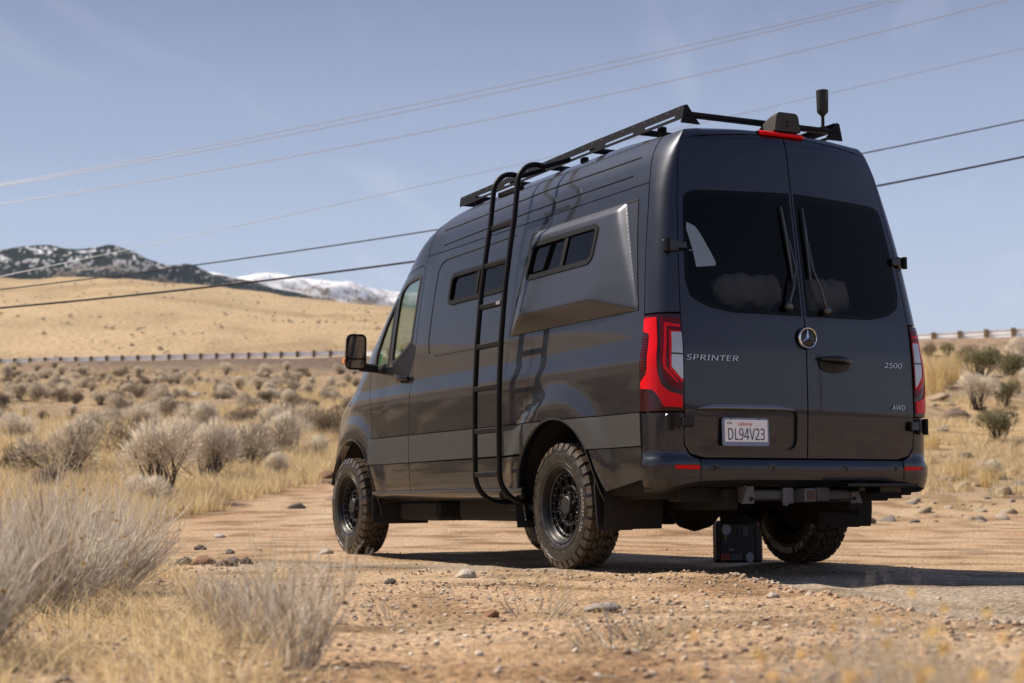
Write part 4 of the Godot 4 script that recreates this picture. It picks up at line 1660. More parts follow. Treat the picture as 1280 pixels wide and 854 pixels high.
func van_rack(van: Node3D) -> void:
	var r := holder("roof_rack", van)
	var z0 := -0.39
	var z1 := -3.63
	for s in [-1.0, 1.0]:
		# side plate with slots, leaning out a little at its foot
		var holes := []
		var k := 0
		var z := z0 - 0.10
		while z - 0.42 > z1 + 0.05:
			holes.append(rounded(poly([Vector2(z - 0.36, 2.762 - 0.020 * smoothstep(-1.6, -3.6, z)), Vector2(z, 2.762 - 0.020 * smoothstep(-1.6, -3.6, z)), Vector2(z, 2.777 - 0.020 * smoothstep(-1.6, -3.6, z)), Vector2(z - 0.36, 2.777 - 0.020 * smoothstep(-1.6, -3.6, z))]), 0.007, 3))
			z -= 0.50
			k += 1
		var yt := func(zz: float) -> float: return 2.826 - 0.020 * smoothstep(-1.6, -3.6, zz)
		var o := rounded(poly([Vector2(z0 - 0.04, 2.742), Vector2(z0, 2.785), Vector2(z0, 2.826), Vector2(-1.6, 2.828), Vector2(z1, 2.800), Vector2(z1, 2.724), Vector2(-1.6, 2.745)]), [0.02, 0.02, 0.006, 0.3, 0.02, 0.02, 0.3])
		var map := func(zz: float, y: float) -> Vector3: return Vector3(s * (0.585 + 0.12 * (2.80 - y)), y, zz)
		var b := panel(o, holes, map, 0.10, 0.004)
		part("side_plate", b.mesh(), M.powder, r)
		# flanges that stiffen the plate
		var fb := Bag.new()
		fb.box(Vector3(s * 0.566, 2.822, (z0 + -1.6) / 2.0), Vector3(0.03, 0.008, 1.2), 0.002)
		fb.box(Vector3(s * 0.566, 2.811, (-1.61 + z1) / 2.0), Vector3(0.03, 0.008, 2.0), 0.002, Basis.from_euler(Vector3(-0.011, 0, 0)))
		part("flange", fb.mesh(), M.powder, r)
		# rivet heads that catch the light
		var rv := Bag.new()
		for j in 24:
			var zz := z0 - 0.06 - j * 0.135
			rv.lathe([Vector2(0.0, 0.004), Vector2(0.005, 0.003), Vector2(0.007, 0.0)], 8, Transform3D(Basis(Vector3(0, 0, 1), Vector3(s, 0, 0), Vector3(0, 1, 0)), Vector3(s * (0.585 + 0.12 * (2.80 - yt.call(zz) + 0.016)), yt.call(zz) - 0.016, zz)))
		part("rivets", rv.mesh(), M.bolt, r)
		for zz in [-0.75, -1.75, -2.75, -3.40]:
			var ft := Bag.new()
			ft.box(Vector3(s * 0.52, 2.73, zz), Vector3(0.04, 0.07, 0.06), 0.006)
			part("foot", ft.mesh(), M.powder, r)
	for zz in [-0.405, -0.95, -1.55, -2.15, -2.75, -3.4]:
		var cb := Bag.new()
		var y := 2.770 if zz > -0.5 else 2.772 - 0.012 * smoothstep(-1.0, -3.4, zz)
		cb.box(Vector3(0, y, zz), Vector3(1.165, 0.030, 0.055), 0.006)
		cb.box(Vector3(0, y + 0.016, zz), Vector3(1.16, 0.004, 0.020), 0.001)
		part("crossbar", cb.mesh(), M.powder, r)
	for s in [-1.0, 1.0]:
		var eb := Bag.new()
		eb.prism(poly([Vector2(-0.10, -0.06), Vector2(0.035, -0.06), Vector2(0.03, -0.03), Vector2(0.012, 0.05), Vector2(-0.01, 0.055), Vector2(-0.05, 0.0)]), 0.012, Transform3D(Basis(Vector3(s, 0, 0), Vector3(0, 1, 0), Vector3(0, 0, 1)), Vector3(s * 0.575, 2.772, -0.395)))
		part("end_bracket", eb.mesh(), M.powder, r)
	# wind deflector across the front
	var wd := Bag.new()
	wd.box(Vector3(0, 2.76, z1 + 0.02), Vector3(1.17, 0.07, 0.006), 0.002, Basis.from_euler(Vector3(-0.5, 0, 0)))
	part("wind_deflector", wd.mesh(), M.powder, r)
	# aerial and rear-view camera
	var a := holder("aerial", van, Transform3D(Basis(), Vector3(0.485, 2.785, -0.42)))
	var st := Bag.new()
	st.tube([Vector3(0, 0, 0), Vector3(0, 0.105, 0)], [0.011], 10)
	st.lathe([Vector2(0.012, 0.0), Vector2(0.022, 0.004), Vector2(0.022, 0.014), Vector2(0.012, 0.02)], 16)
	part("stem", st.mesh(), M.powder, a)
	var bd := Bag.new()
	bd.lathe([Vector2(0.0, 0.084), Vector2(0.012, 0.084), Vector2(0.018, 0.092), Vector2(0.034, 0.108), Vector2(0.037, 0.122), Vector2(0.039, 0.24), Vector2(0.040, 0.250), Vector2(0.036, 0.254), Vector2(0.0, 0.255)], 24)
	part("body", bd.mesh(), M.black, a)
	var lb := Bag.new()
	lb.box(Vector3(0.004, 0.215, 0.0385), Vector3(0.008, 0.05, 0.004), 0.001)
	part("label", lb.mesh(), M.steel, a)
	var cm := holder("rear_camera", van, Transform3D(Basis(), Vector3(0.045, 2.70, -0.30)))
	var rows := []
	for k in 9:
		var t := k / 8.0
		var zz := lerpf(-0.16, 0.10, t)
		var hh := lerpf(0.015, 0.098, sin(minf(t * 1.15, 1.0) * PI / 2.0))
		var ww := lerpf(0.075, 0.098, t)
		var row := PackedVector3Array()
		for q in rounded(poly([Vector2(-ww, -0.02), Vector2(ww, -0.02), Vector2(ww * 0.8, hh), Vector2(-ww * 0.8, hh)]), [0.004, 0.004, 0.03, 0.03], 4):
			row.append(Vector3(q.x, q.y, zz))
		rows.append(row)
	var cb2 := Bag.new()
	cb2.sheet(rows, true)
	var cap := []
	for q in rows[8]:
		cap.append(q)
	cb2.flat(cap, Vector3(0, 0, 1))
	part("housing", cb2.mesh(), plain(0.022, 0.020, 0.018, 0.6), cm)
	var ln := Bag.new()
	ln.lathe([Vector2(0.0, 0.010), Vector2(0.012, 0.008), Vector2(0.018, 0.0)], 16, Transform3D(Basis(Vector3(1, 0, 0), Vector3(0, 0, 1), Vector3(0, -1, 0)), Vector3(0.0, 0.03, 0.10)))
	part("lens", ln.mesh(), M.gloss, cm)

func van_ladder(van: Node3D) -> void:
	var l := holder("side_ladder", van)
	var r := 0.0185
	for zz in [-1.80, -2.17]:
		var px := []
		# foot bends in under the sill
		for k in 9:
			var a := k / 8.0 * PI / 2.0
			px.append(Vector3(-0.955 - 0.20 * sin(a), 0.415 + 0.19 * (1.0 - cos(a)), zz))
		px.push_front(Vector3(-0.80, 0.412, zz))
		for q in [[-1.158, 0.9], [-1.156, 1.15], [-1.138, 1.5], [-1.105, 1.86], [-1.068, 2.12], [-1.035, 2.32]]:
			px.append(Vector3(q[0], q[1], zz))
		# hooped over to the rack
		for k in 11:
			var a := k / 10.0 * PI * 0.62
			px.append(Vector3(-0.865 - 0.145 * cos(a) , 2.545 + 0.150 * sin(a), zz))
		px.append(Vector3(-0.70, 2.722, zz))
		px.append(Vector3(-0.61, 2.755, zz))
		var b := Bag.new()
		b.tube(px, [r], 12)
		part("rail", b.mesh(), M.powder, l)
	for q in [[-0.968, 2.535], [-1.028, 2.292], [-1.076, 2.028], [-1.113, 1.742], [-1.138, 1.468], [-1.156, 1.180], [-1.157, 0.893], [-1.154, 0.602]]:
		var b := Bag.new()
		b.box(Vector3(q[0], q[1], -1.985), Vector3(0.030, 0.034, 0.345), 0.004)
		part("rung", b.mesh(), M.powder, l)
	var tg := Bag.new()
	tg.box(Vector3(-1.131, 1.744, -1.86), Vector3(0.004, 0.022, 0.06), 0.001)
	part("label", tg.mesh(), M.sticker_white, l)
	var ft := Bag.new()
	ft.box(Vector3(-0.86, 0.385, -1.90), Vector3(0.18, 0.05, 0.42), 0.008)
	part("foot_bracket", ft.mesh(), M.powder, l)

func van_under(van: Node3D) -> void:
	var b := Bag.new()
	b.box(Vector3(0, 0.50, -2.75), Vector3(1.80, 0.14, 5.0), 0.0)
	part("floor_pan", b.mesh(), M.under, van)
	var items := [["fuel_tank", Vector3(0.30, 0.395, -2.9), Vector3(0.85, 0.20, 1.3), 0.05], ["battery_tray", Vector3(-0.52, 0.385, -2.65), Vector3(0.50, 0.20, 1.25), 0.03], ["chassis_rail", Vector3(-0.45, 0.43, -2.6), Vector3(0.09, 0.13, 4.9), 0.01], ["chassis_rail", Vector3(0.45, 0.43, -2.6), Vector3(0.09, 0.13, 4.9), 0.01], ["step_box", Vector3(-0.62, 0.36, -3.9), Vector3(0.42, 0.16, 0.75), 0.03], ["rear_cross_member", Vector3(0, 0.46, -0.28), Vector3(1.55, 0.09, 0.12), 0.01]]
	for i in items:
		var q := Bag.new()
		q.box(i[1], i[2], i[3])
		part(i[0], q.mesh(), M.under, van)
	for z in [-1.263, -4.928]:
		var ax := Bag.new()
		ax.tube([Vector3(-0.74, 0.395, z), Vector3(0.74, 0.395, z)], [0.052], 12)
		part("axle", ax.mesh(), M.under, van)
	var df := Bag.new()
	df.lathe([Vector2(0.0, -0.17), Vector2(0.07, -0.16), Vector2(0.14, -0.09), Vector2(0.165, 0.0), Vector2(0.14, 0.10), Vector2(0.08, 0.17), Vector2(0.05, 0.24)], 24, Transform3D(Basis(Vector3(0, 1, 0), Vector3(1, 0, 0), Vector3(0, 0, -1)), Vector3(0.0, 0.385, -1.25)))
	part("differential", df.mesh(), M.under, van)
	var ds := Bag.new()
	ds.tube([Vector3(0.0, 0.40, -1.35), Vector3(0.0, 0.45, -4.2)], [0.045], 10)
	part("drive_shaft", ds.mesh(), M.under, van)
	for x in [-0.58, 0.58]:
		var sp := Bag.new()
		for k in 3:
			var rows := []
			for j in 13:
				var t := j / 12.0
				var z := lerpf(-0.62 + 0.10 * k, -1.92 - 0.10 * -k, t) if k == 0 else lerpf(-0.80 - 0.14 * k, -1.72 + 0.14 * k, t)
				var y := 0.33 + 0.14 * pow((z + 1.263) / 0.65, 2.0) - 0.016 * k
				rows.append(PackedVector3Array([Vector3(x - 0.035, y, z), Vector3(x + 0.035, y, z)]))
			sp.sheet(rows)
		part("leaf_spring", sp.mesh(), M.under, van)
		var sh := Bag.new()
		sh.tube([Vector3(x * 0.8, 0.36, -1.15), Vector3(x * 0.75, 0.60, -0.80)], [0.035], 10)
		part("damper", sh.mesh(), M.under, van)
	var ex := Bag.new()
	ex.tube([Vector3(0.42, 0.36, -4.0), Vector3(0.42, 0.35, -2.0), Vector3(0.50, 0.36, -1.6), Vector3(0.55, 0.47, -1.2), Vector3(0.55, 0.40, -0.75), Vector3(0.80, 0.36, -0.55)], [0.035], 10)
	ex.tube([Vector3(0.42, 0.35, -2.9), Vector3(0.42, 0.35, -2.2)], [0.10], 14)
	part("exhaust", ex.mesh(), M.under, van)
	# tow bar
	var h := holder("tow_bar", van)
	var hb := Bag.new()
	hb.box(Vector3(0, 0.452, -0.10), Vector3(0.74, 0.062, 0.062), 0.010)
	part("beam", hb.mesh(), M.bar_grey, h)
	for s in [-1.0, 1.0]:
		var pb := Bag.new()
		pb.prism(poly([Vector2(-0.055, -0.045), Vector2(0.03, -0.045), Vector2(0.03, 0.055), Vector2(-0.015, 0.055)]) if s < 0 else poly([Vector2(-0.03, -0.045), Vector2(0.055, -0.045), Vector2(0.015, 0.055), Vector2(-0.03, 0.055)]), 0.012, Transform3D(Basis(), Vector3(s * 0.385, 0.447, -0.075)))
		pb.box(Vector3(s * 0.40, 0.46, -0.2), Vector3(0.012, 0.10, 0.25), 0.003)
		part("end_plate", pb.mesh(), M.steel, h)
		var bo := Bag.new()
		bo.lathe([Vector2(0.0, 0.012), Vector2(0.012, 0.010), Vector2(0.014, 0.0)], 6, Transform3D(Basis(Vector3(1, 0, 0), Vector3(0, 0, 1), Vector3(0, -1, 0)), Vector3(s * 0.375, 0.430, -0.063)))
		part("bolt", bo.mesh(), M.under, h)
	var rc := Bag.new()
	rc.box(Vector3(0, 0.45, -0.07), Vector3(0.082, 0.082, 0.16), 0.008)
	part("receiver", rc.mesh(), M.steel, h)
	var rh := Bag.new()
	rh.box(Vector3(0, 0.45, 0.011), Vector3(0.052, 0.052, 0.004), 0.0)
	part("receiver_socket", rh.mesh(), plain(0.10, 0.05, 0.03, 0.9), h)
	var cl := Bag.new()
	cl.box(Vector3(-0.115, 0.448, -0.062), Vector3(0.075, 0.095, 0.02), 0.004)
	cl.box(Vector3(-0.135, 0.398, -0.058), Vector3(0.028, 0.02, 0.03), 0.004)
	part("safety_chain_plate", cl.mesh(), M.steel, h)
	var sk := Bag.new()
	sk.box(Vector3(0.115, 0.455, -0.05), Vector3(0.10, 0.085, 0.05), 0.006)
	part("trailer_socket", sk.mesh(), plain(0.05, 0.05, 0.05, 0.5), h)
	# bumper step at the right
	var stp := Bag.new()
	stp.box(Vector3(0.46, 0.507, 0.06), Vector3(0.54, 0.022, 0.12), 0.008)
	stp.box(Vector3(0.36, 0.485, -0.05), Vector3(0.05, 0.03, 0.18), 0.006)
	stp.box(Vector3(0.60, 0.482, -0.06), Vector3(0.16, 0.04, 0.14), 0.006)
	part("bumper_step", stp.mesh(), M.gloss, van)
	# mudflaps
	for s in [-1.0, 1.0]:
		var mf := Bag.new()
		var o := rounded(poly([Vector2(0.735, 0.245), Vector2(0.995, 0.245), Vector2(1.025, 0.50), Vector2(1.018, 0.71), Vector2(0.735, 0.71)]), [0.03, 0.02, 0.2, 0.0, 0.0])
		mf.prism(o if s > 0.0 else flip(o, -1.0), 0.012, Transform3D(Basis.from_euler(Vector3(0.06, 0, 0)), Vector3(0, 0.0, -0.805)), 0.003)
		mf.prism(flip(poly([Vector2(0.872, 0.25), Vector2(0.880, 0.25), Vector2(0.880, 0.42), Vector2(0.872, 0.42)]), s), 0.018, Transform3D(Basis.from_euler(Vector3(0.06, 0, 0)), Vector3(0, 0.0, -0.805)))
		part("mudflap", mf.mesh(), M.black, van)
		var m2 := Bag.new()
		var o2 := rounded(poly([Vector2(0.72, 0.24), Vector2(0.985, 0.24), Vector2(0.995, 0.56), Vector2(0.72, 0.56)]), [0.03, 0.02, 0.0, 0.0])
		m2.prism(o2 if s > 0.0 else flip(o2, -1.0), 0.010, Transform3D(Basis.from_euler(Vector3(0.10, 0, 0)), Vector3(0, 0.02, -4.50)), 0.003)
		part("mudflap", m2.mesh(), M.black, van)

func van_inside(van: Node3D) -> void:
	var c := holder("cabin", van)
	var f := Bag.new()
	f.box(Vector3(0, 0.60, -2.7), Vector3(1.8, 0.05, 5.0), 0.0)
	part("floor", f.mesh(), M.void, c)
	var hl := Bag.new()
	hl.box(Vector3(0, 2.60, -2.0), Vector3(1.2, 0.03, 3.2), 0.0)
	part("headlining", hl.mesh(), M.void, c)
	var bulk := Bag.new()
	bulk.box(Vector3(0.25, 1.55, -3.45), Vector3(1.25, 1.9, 0.04), 0.0)
	part("partition", bulk.mesh(), M.void, c)
	var bed := Bag.new()
	bed.box(Vector3(0, 1.48, -1.1), Vector3(1.75, 0.16, 1.75), 0.05)
	part("mattress", bed.mesh(), M.seat, c)
	# pillows against the rear glass
	for q in [[-0.17, 0.25, 0.0], [0.42, 0.17, 0.2]]:
		var p := Bag.new()
		var rows := []
		for i in 15:
			var u := i / 14.0 * 2.0 - 1.0
			var row := PackedVector3Array()
			for j in 24:
				var a := TAU * j / 24.0
				var thick := 0.075 * sqrt(maxf(0.02, 1.0 - pow(absf(u), 4.0)))
				var tall := 0.105 * sqrt(maxf(0.05, 1.0 - pow(absf(u), 7.0)))
				var fold := 0.010 * sin(7.0 * u + 3.0 * a + q[2] * 9.0) + 0.006 * sin(13.0 * u - 2.0 * a)
				row.append(Vector3(u * q[1], tall * signf(sin(a)) * pow(absf(sin(a)), 0.7) + fold, (thick + fold) * cos(a)))
			rows.append(row)
		p.sheet(rows, true)
		part("pillow", p.mesh(), M.linen, c, Transform3D(Basis.from_euler(Vector3(-0.25, 0.0, 0.03)), Vector3(q[0], 1.695, -0.36)))
	# front seats, dash and wheel
	for x in [-0.45, 0.45]:
		var s := Bag.new()
		s.box(Vector3(x, 1.10, -4.1), Vector3(0.50, 0.16, 0.50), 0.05)
		s.box(Vector3(x, 1.50, -3.86), Vector3(0.48, 0.72, 0.14), 0.06, Basis.from_euler(Vector3(-0.15, 0, 0)))
		s.box(Vector3(x, 1.93, -3.80), Vector3(0.26, 0.18, 0.10), 0.04)
		part("seat", s.mesh(), M.seat, c)
	var d := Bag.new()
	d.box(Vector3(0, 1.36, -4.95), Vector3(1.66, 0.22, 0.5), 0.08)
	part("dashboard", d.mesh(), M.seat, c)
	var w := Bag.new()
	var pts := []
	for k in 25:
		var a := TAU * k / 24.0
		pts.append(Vector3(-0.45 + 0.19 * cos(a), 1.50 + 0.19 * sin(a) * 0.85, -4.58 - 0.10 * sin(a)))
	w.tube(pts, [0.016], 8, false)
	part("steering_wheel", w.mesh(), M.seat, c)
	var st := Bag.new()
	st.box(Vector3(-0.905, 1.585, -4.485), Vector3(0.003, 0.085, 0.05), 0.0)
	part("window_label", st.mesh(), M.sticker_green, c)

func van_front(van: Node3D) -> void:
	# windscreen, bonnet and nose between the two front edges
	var spans := [["cab_roof_front", -3.89, -4.16, M.paint, 0.035], ["windscreen", -4.16, -5.11, M.clear_glass, 0.07], ["bonnet", -5.11, -5.88, M.paint, 0.05]]
	for sp in spans:
		var rows := []
		for i in 15:
			var z := lerpf(sp[1], sp[2], i / 14.0)
			var y := look(TT, -6.2, 0.02, z) - 0.055
			var row := PackedVector3Array()
			for j in 25:
				var u := j / 24.0 * 2.0 - 1.0
				var p := S(1.0, z, y)
				var arc := 1.0 - pow(absf(u), 2.4)
				var ahead: float = 0.0 if sp[1] > -4.0 and i == 0 else 0.12 * arc * smoothstep(-3.85, -4.3, z)
				row.append(Vector3(u * p.x, y + sp[4] * arc + (0.03 * arc if sp[0] == "cab_roof_front" else 0.0) * (1.0 - i / 14.0), z - ahead))
			rows.append(row)
		var b := Bag.new()
		b.sheet(rows)
		part(sp[0], b.mesh(), sp[3], van)
	var rows := []
	for i in 13:
		var y := lerpf(0.62, look(TT, -6.2, 0.02, -5.88) - 0.055, i / 12.0)
		var row := PackedVector3Array()
		for j in 25:
			var u := j / 24.0 * 2.0 - 1.0
			var p := S(1.0, -5.88, y)
			row.append(Vector3(u * p.x, y, -5.88 - 0.12 * (1.0 - pow(absf(u), 2.4))))
		rows.append(row)
	var b := Bag.new()
	b.sheet(rows)
	part("front_bumper", b.mesh(), M.paint, van)
	var g := Bag.new()
	g.box(Vector3(0, 0.86, -5.99), Vector3(0.9, 0.22, 0.05), 0.02)
	part("grille", g.mesh(), M.gloss, van)

# ---------------------------------------------------------------- wheels
func wheel(van: Node3D, s: float, wz: float) -> void:
	var face := s * 1.0
	# local y is outwards
	var w := holder("wheel", van, Transform3D(Basis(Vector3(0, 0, 1), Vector3(s, 0, 0), Vector3(0, s, 0)), Vector3(s * (0.877 if wz > -3.0 else 0.902), 0.395, wz)))
	var key := "tyre"
	if not M.has(key):
		make_wheel_meshes()
	var spin := Transform3D(Basis(Vector3.UP, 0.4 + wz), Vector3.ZERO)
	part("tyre", M.tyre, M.rubber, w, spin)
	part("tread", M.treads, M.tread, w, spin).set_meta("kind", "stuff")
	part("rim", M.rim, M.satin_rim, w, spin)
	part("wheel_disc", M.disc, M.satin_rim, w, spin)
	part("bolts", M.bolts, M.bolt, w, spin).set_meta("kind", "stuff")
	part("hub_cap", M.cap, M.black, w, spin)
	if s > 0.0:
		part("sidewall_lettering", ring_text("ALL-TERRAIN T/A", 0.31, -0.1245, -1.0, 0.040), M.white_letter, w, Transform3D(Basis(Vector3.UP, PI * 0.55), Vector3.ZERO))
	else:
		part("sidewall_lettering", ring_text("ALL-TERRAIN", 0.31, 0.1245, 1.0, 0.030), M.grey_letter, w, Transform3D(Basis(Vector3.UP, 1.2 + wz), Vector3.ZERO))
	var dr := Bag.new()
	dr.lathe([Vector2(0.0, -0.06), Vector2(0.16, -0.06), Vector2(0.165, -0.02), Vector2(0.06, 0.0)], 28)
	part("brake_disc", dr.mesh(), M.under, w)

func ring_text(text: String, r: float, y: float, side: float, size: float) -> ArrayMesh:
	var b := Bag.new()
	var t := letters("H", size, 0.003, "Droid Sans", true)
	var step := size * 0.82 / r
	for k in text.length():
		var ch := text[k]
		if ch == " ":
			continue
		t.text = ch
		var box := t.get_aabb()
		var a := -side * (k - text.length() / 2.0) * step
		var out := Vector3(cos(a), 0, sin(a))
		var along := Vector3(sin(a), 0, -cos(a)) * side
		b.join(t, Transform3D(Basis(along, out, Vector3(0, side, 0)), Vector3(0, y, 0) + out * r - along * (box.position.x + box.size.x / 2.0)))
	return b.mesh()

func make_wheel_meshes() -> void:
	var b := Bag.new()
	b.lathe([Vector2(0.205, -0.07), Vector2(0.222, -0.092), Vector2(0.238, -0.108), Vector2(0.262, -0.119), Vector2(0.300, -0.1235), Vector2(0.335, -0.122), Vector2(0.360, -0.114), Vector2(0.374, -0.103), Vector2(0.382, -0.085), Vector2(0.384, 0.0), Vector2(0.382, 0.085), Vector2(0.374, 0.103), Vector2(0.360, 0.114), Vector2(0.335, 0.122), Vector2(0.300, 0.1235), Vector2(0.262, 0.119), Vector2(0.250, 0.1155), Vector2(0.247, 0.112), Vector2(0.238, 0.108), Vector2(0.222, 0.092), Vector2(0.205, 0.07)], 72)
	# raised rings on the sidewall
	for y in [-1.0, 1.0]:
		b.lathe([Vector2(0.344, 0.1185 * y), Vector2(0.347, 0.1225 * y), Vector2(0.351, 0.1215 * y), Vector2(0.353, 0.1165 * y)], 72)
		b.lathe([Vector2(0.270, 0.119 * y), Vector2(0.272, 0.1235 * y), Vector2(0.276, 0.1238 * y), Vector2(0.278, 0.1205 * y)], 72)
	M.tyre = b.mesh()
	var tr := Bag.new()
	var g := RandomNumberGenerator.new()
	g.seed = 5
	var block := func(a0: float, a1: float, y0: float, y1: float, skew: float, r0: float, r1: float) -> void:
		var c := []
		for q in [[a0, y0], [a1, y0], [a1 + skew, y1], [a0 + skew, y1]]:
			c.append(q)
		var top := []
		var bot := []
		var ac := (a0 + a1 + skew) / 2.0
		var yc := (y0 + y1) / 2.0
		for q in c:
			var o := Vector3(cos(q[0]), 0, sin(q[0]))
			bot.append(o * r0 + Vector3(0, q[1], 0))
			var ai: float = lerpf(q[0], ac, 0.10)
			var yi: float = lerpf(q[1], yc, 0.10)
			top.append(Vector3(cos(ai), 0, sin(ai)) * (r1 - 0.0018 * pow(absf(yi) / 0.1, 2.0)) + Vector3(0, yi, 0))
		var mid := Vector3(cos(ac), 0, sin(ac))
		tr.flat(top, mid)
		for k in 4:
			var k2 := (k + 1) % 4
			var ctr: Vector3 = (bot[0] + bot[2]) / 2.0
			tr.flat([bot[k], bot[k2], top[k2], top[k]], (bot[k] + bot[k2]) / 2.0 - ctr)
	var n := 34
	for k in n:
		var a := TAU * k / n
		var w := TAU / n
		for s in [-1.0, 1.0]:
			var o := 0.5 * w if s > 0.0 else 0.0
			var deep := 0.122 if k % 2 == 0 else 0.116
			# shoulder lug that runs down on to the sidewall
			block.call(a + o, a + o + w * 0.74, s * 0.070, s * 0.107, w * 0.12 * s, 0.378, 0.3955)
			var a0: float = a + o + w * 0.12 * s
			var lug := []
			var lo := 0.345 if k % 2 == 0 else 0.358
			for q in [a0, a0 + w * 0.74]:
				lug.append([q, 0.393, s * 0.1075])
			var p1 := Vector3(cos(a0), 0, sin(a0))
			var p2 := Vector3(cos(a0 + w * 0.70), 0, sin(a0 + w * 0.70))
			var ridge := [p1 * 0.393 + Vector3(0, s * 0.106, 0), p2 * 0.393 + Vector3(0, s * 0.106, 0), p2 * lo + Vector3(0, s * (deep + 0.004), 0), p1 * lo + Vector3(0, s * (deep + 0.004), 0)]
			var back := [p1 * 0.372 + Vector3(0, s * 0.098, 0), p2 * 0.372 + Vector3(0, s * 0.098, 0), p2 * (lo - 0.004) + Vector3(0, s * 0.114, 0), p1 * (lo - 0.004) + Vector3(0, s * 0.114, 0)]
			var cen := Vector3.ZERO
			for q in ridge:
				cen += q / 4.0
			tr.flat(ridge, Vector3(cen.x * 0.4, s, cen.z * 0.4))
			for j in 4:
				var j2 := (j + 1) % 4
				tr.flat([ridge[j], ridge[j2], back[j2], back[j]], (ridge[j] + ridge[j2]) / 2.0 - cen)
			# two inner rows of interlocking blocks
			var z := g.randf_range(-0.06, 0.06) * w
			block.call(a + o + 0.2 * w + z, a + o + 0.92 * w + z, s * 0.034, s * 0.063, -w * 0.32 * s, 0.378, 0.3965)
			block.call(a + o + 0.55 * w - z, a + o + 1.22 * w - z, s * 0.003, s * 0.028, w * 0.36 * s, 0.378, 0.3965)
	M.treads = tr.mesh()
	var r := Bag.new()
	r.lathe([Vector2(0.205, -0.10), Vector2(0.236, -0.105), Vector2(0.238, -0.095), Vector2(0.215, -0.085), Vector2(0.195, -0.05), Vector2(0.19, 0.0), Vector2(0.205, 0.03), Vector2(0.212, 0.055), Vector2(0.212, 0.082), Vector2(0.224, 0.092), Vector2(0.231, 0.100), Vector2(0.240, 0.104), Vector2(0.246, 0.112), Vector2(0.243, 0.116), Vector2(0.236, 0.114), Vector2(0.222, 0.098), Vector2(0.216, 0.088)], 64)
	# stepped lines inside the barrel
	for k in 3:
		r.lathe([Vector2(0.2135, 0.060 + 0.008 * k), Vector2(0.2105, 0.0625 + 0.008 * k), Vector2(0.2135, 0.065 + 0.008 * k)], 64)
	M.rim = r.mesh()
	var d := Bag.new()
	# dished disc of two rings of paired spokes
	d.lathe([Vector2(0.212, 0.050), Vector2(0.206, 0.058), Vector2(0.186, 0.060), Vector2(0.180, 0.054), Vector2(0.180, 0.030)], 64)
	d.lathe([Vector2(0.136, 0.030), Vector2(0.136, 0.052), Vector2(0.130, 0.056), Vector2(0.112, 0.050), Vector2(0.106, 0.030)], 48)
	d.lathe([Vector2(0.090, 0.018), Vector2(0.088, 0.046), Vector2(0.078, 0.050), Vector2(0.055, 0.046), Vector2(0.0, 0.046)], 48)
	var spoke := func(a: float, r0: float, r1: float, w0: float, y0: float, y1: float) -> void:
		var o := Vector3(cos(a), 0, sin(a))
		var t := Vector3(-sin(a), 0, cos(a))
		var m := (r0 + r1) / 2.0
		var tilt := atan2(y1 - y0, r1 - r0)
		var bs := Basis(o * cos(tilt) + Vector3(0, sin(tilt), 0), Vector3(0, cos(tilt), 0) - o * sin(tilt), t)
		d.box(o * m + Vector3(0, (y0 + y1) / 2.0 - 0.010, 0), Vector3(r1 - r0, 0.026, w0), 0.004, bs)
	for k in 12:
		var a := TAU * k / 12.0
		spoke.call(a - 0.075, 0.130, 0.190, 0.013, 0.050, 0.056)
		spoke.call(a + 0.075, 0.130, 0.190, 0.013, 0.050, 0.056)
	for k in 6:
		var a := TAU * (k + 0.5) / 6.0
		spoke.call(a - 0.14, 0.080, 0.116, 0.015, 0.044, 0.048)
		spoke.call(a + 0.14, 0.080, 0.116, 0.015, 0.044, 0.048)
	d.lathe([Vector2(0.205, 0.012), Vector2(0.08, 0.010)], 40)
	M.disc = d.mesh()
	var bo := Bag.new()
	for k in 24:
		var a := TAU * k / 24.0
		bo.lathe([Vector2(0.0, 0.007), Vector2(0.004, 0.007), Vector2(0.0055, 0.005), Vector2(0.006, 0.0)], 8, Transform3D(Basis(), Vector3(cos(a) * 0.195, 0.058, sin(a) * 0.195)))
	for k in 12:
		var a := TAU * (k + 0.5) / 12.0
		bo.lathe([Vector2(0.0, 0.007), Vector2(0.0045, 0.007), Vector2(0.0065, 0.0)], 8, Transform3D(Basis(), Vector3(cos(a) * 0.122, 0.053, sin(a) * 0.122)))
	M.bolts = bo.mesh()
	var c := Bag.new()
	c.lathe([Vector2(0.062, 0.046), Vector2(0.060, 0.074), Vector2(0.054, 0.080), Vector2(0.0, 0.081)], 36)
	for k in 6:
		var a := TAU * k / 6.0
		c.lathe([Vector2(0.013, 0.044), Vector2(0.012, 0.066), Vector2(0.006, 0.070), Vector2(0.0, 0.070)], 10, Transform3D(Basis(), Vector3(cos(a) * 0.078, 0, sin(a) * 0.078)))
	M.cap = c.mesh()

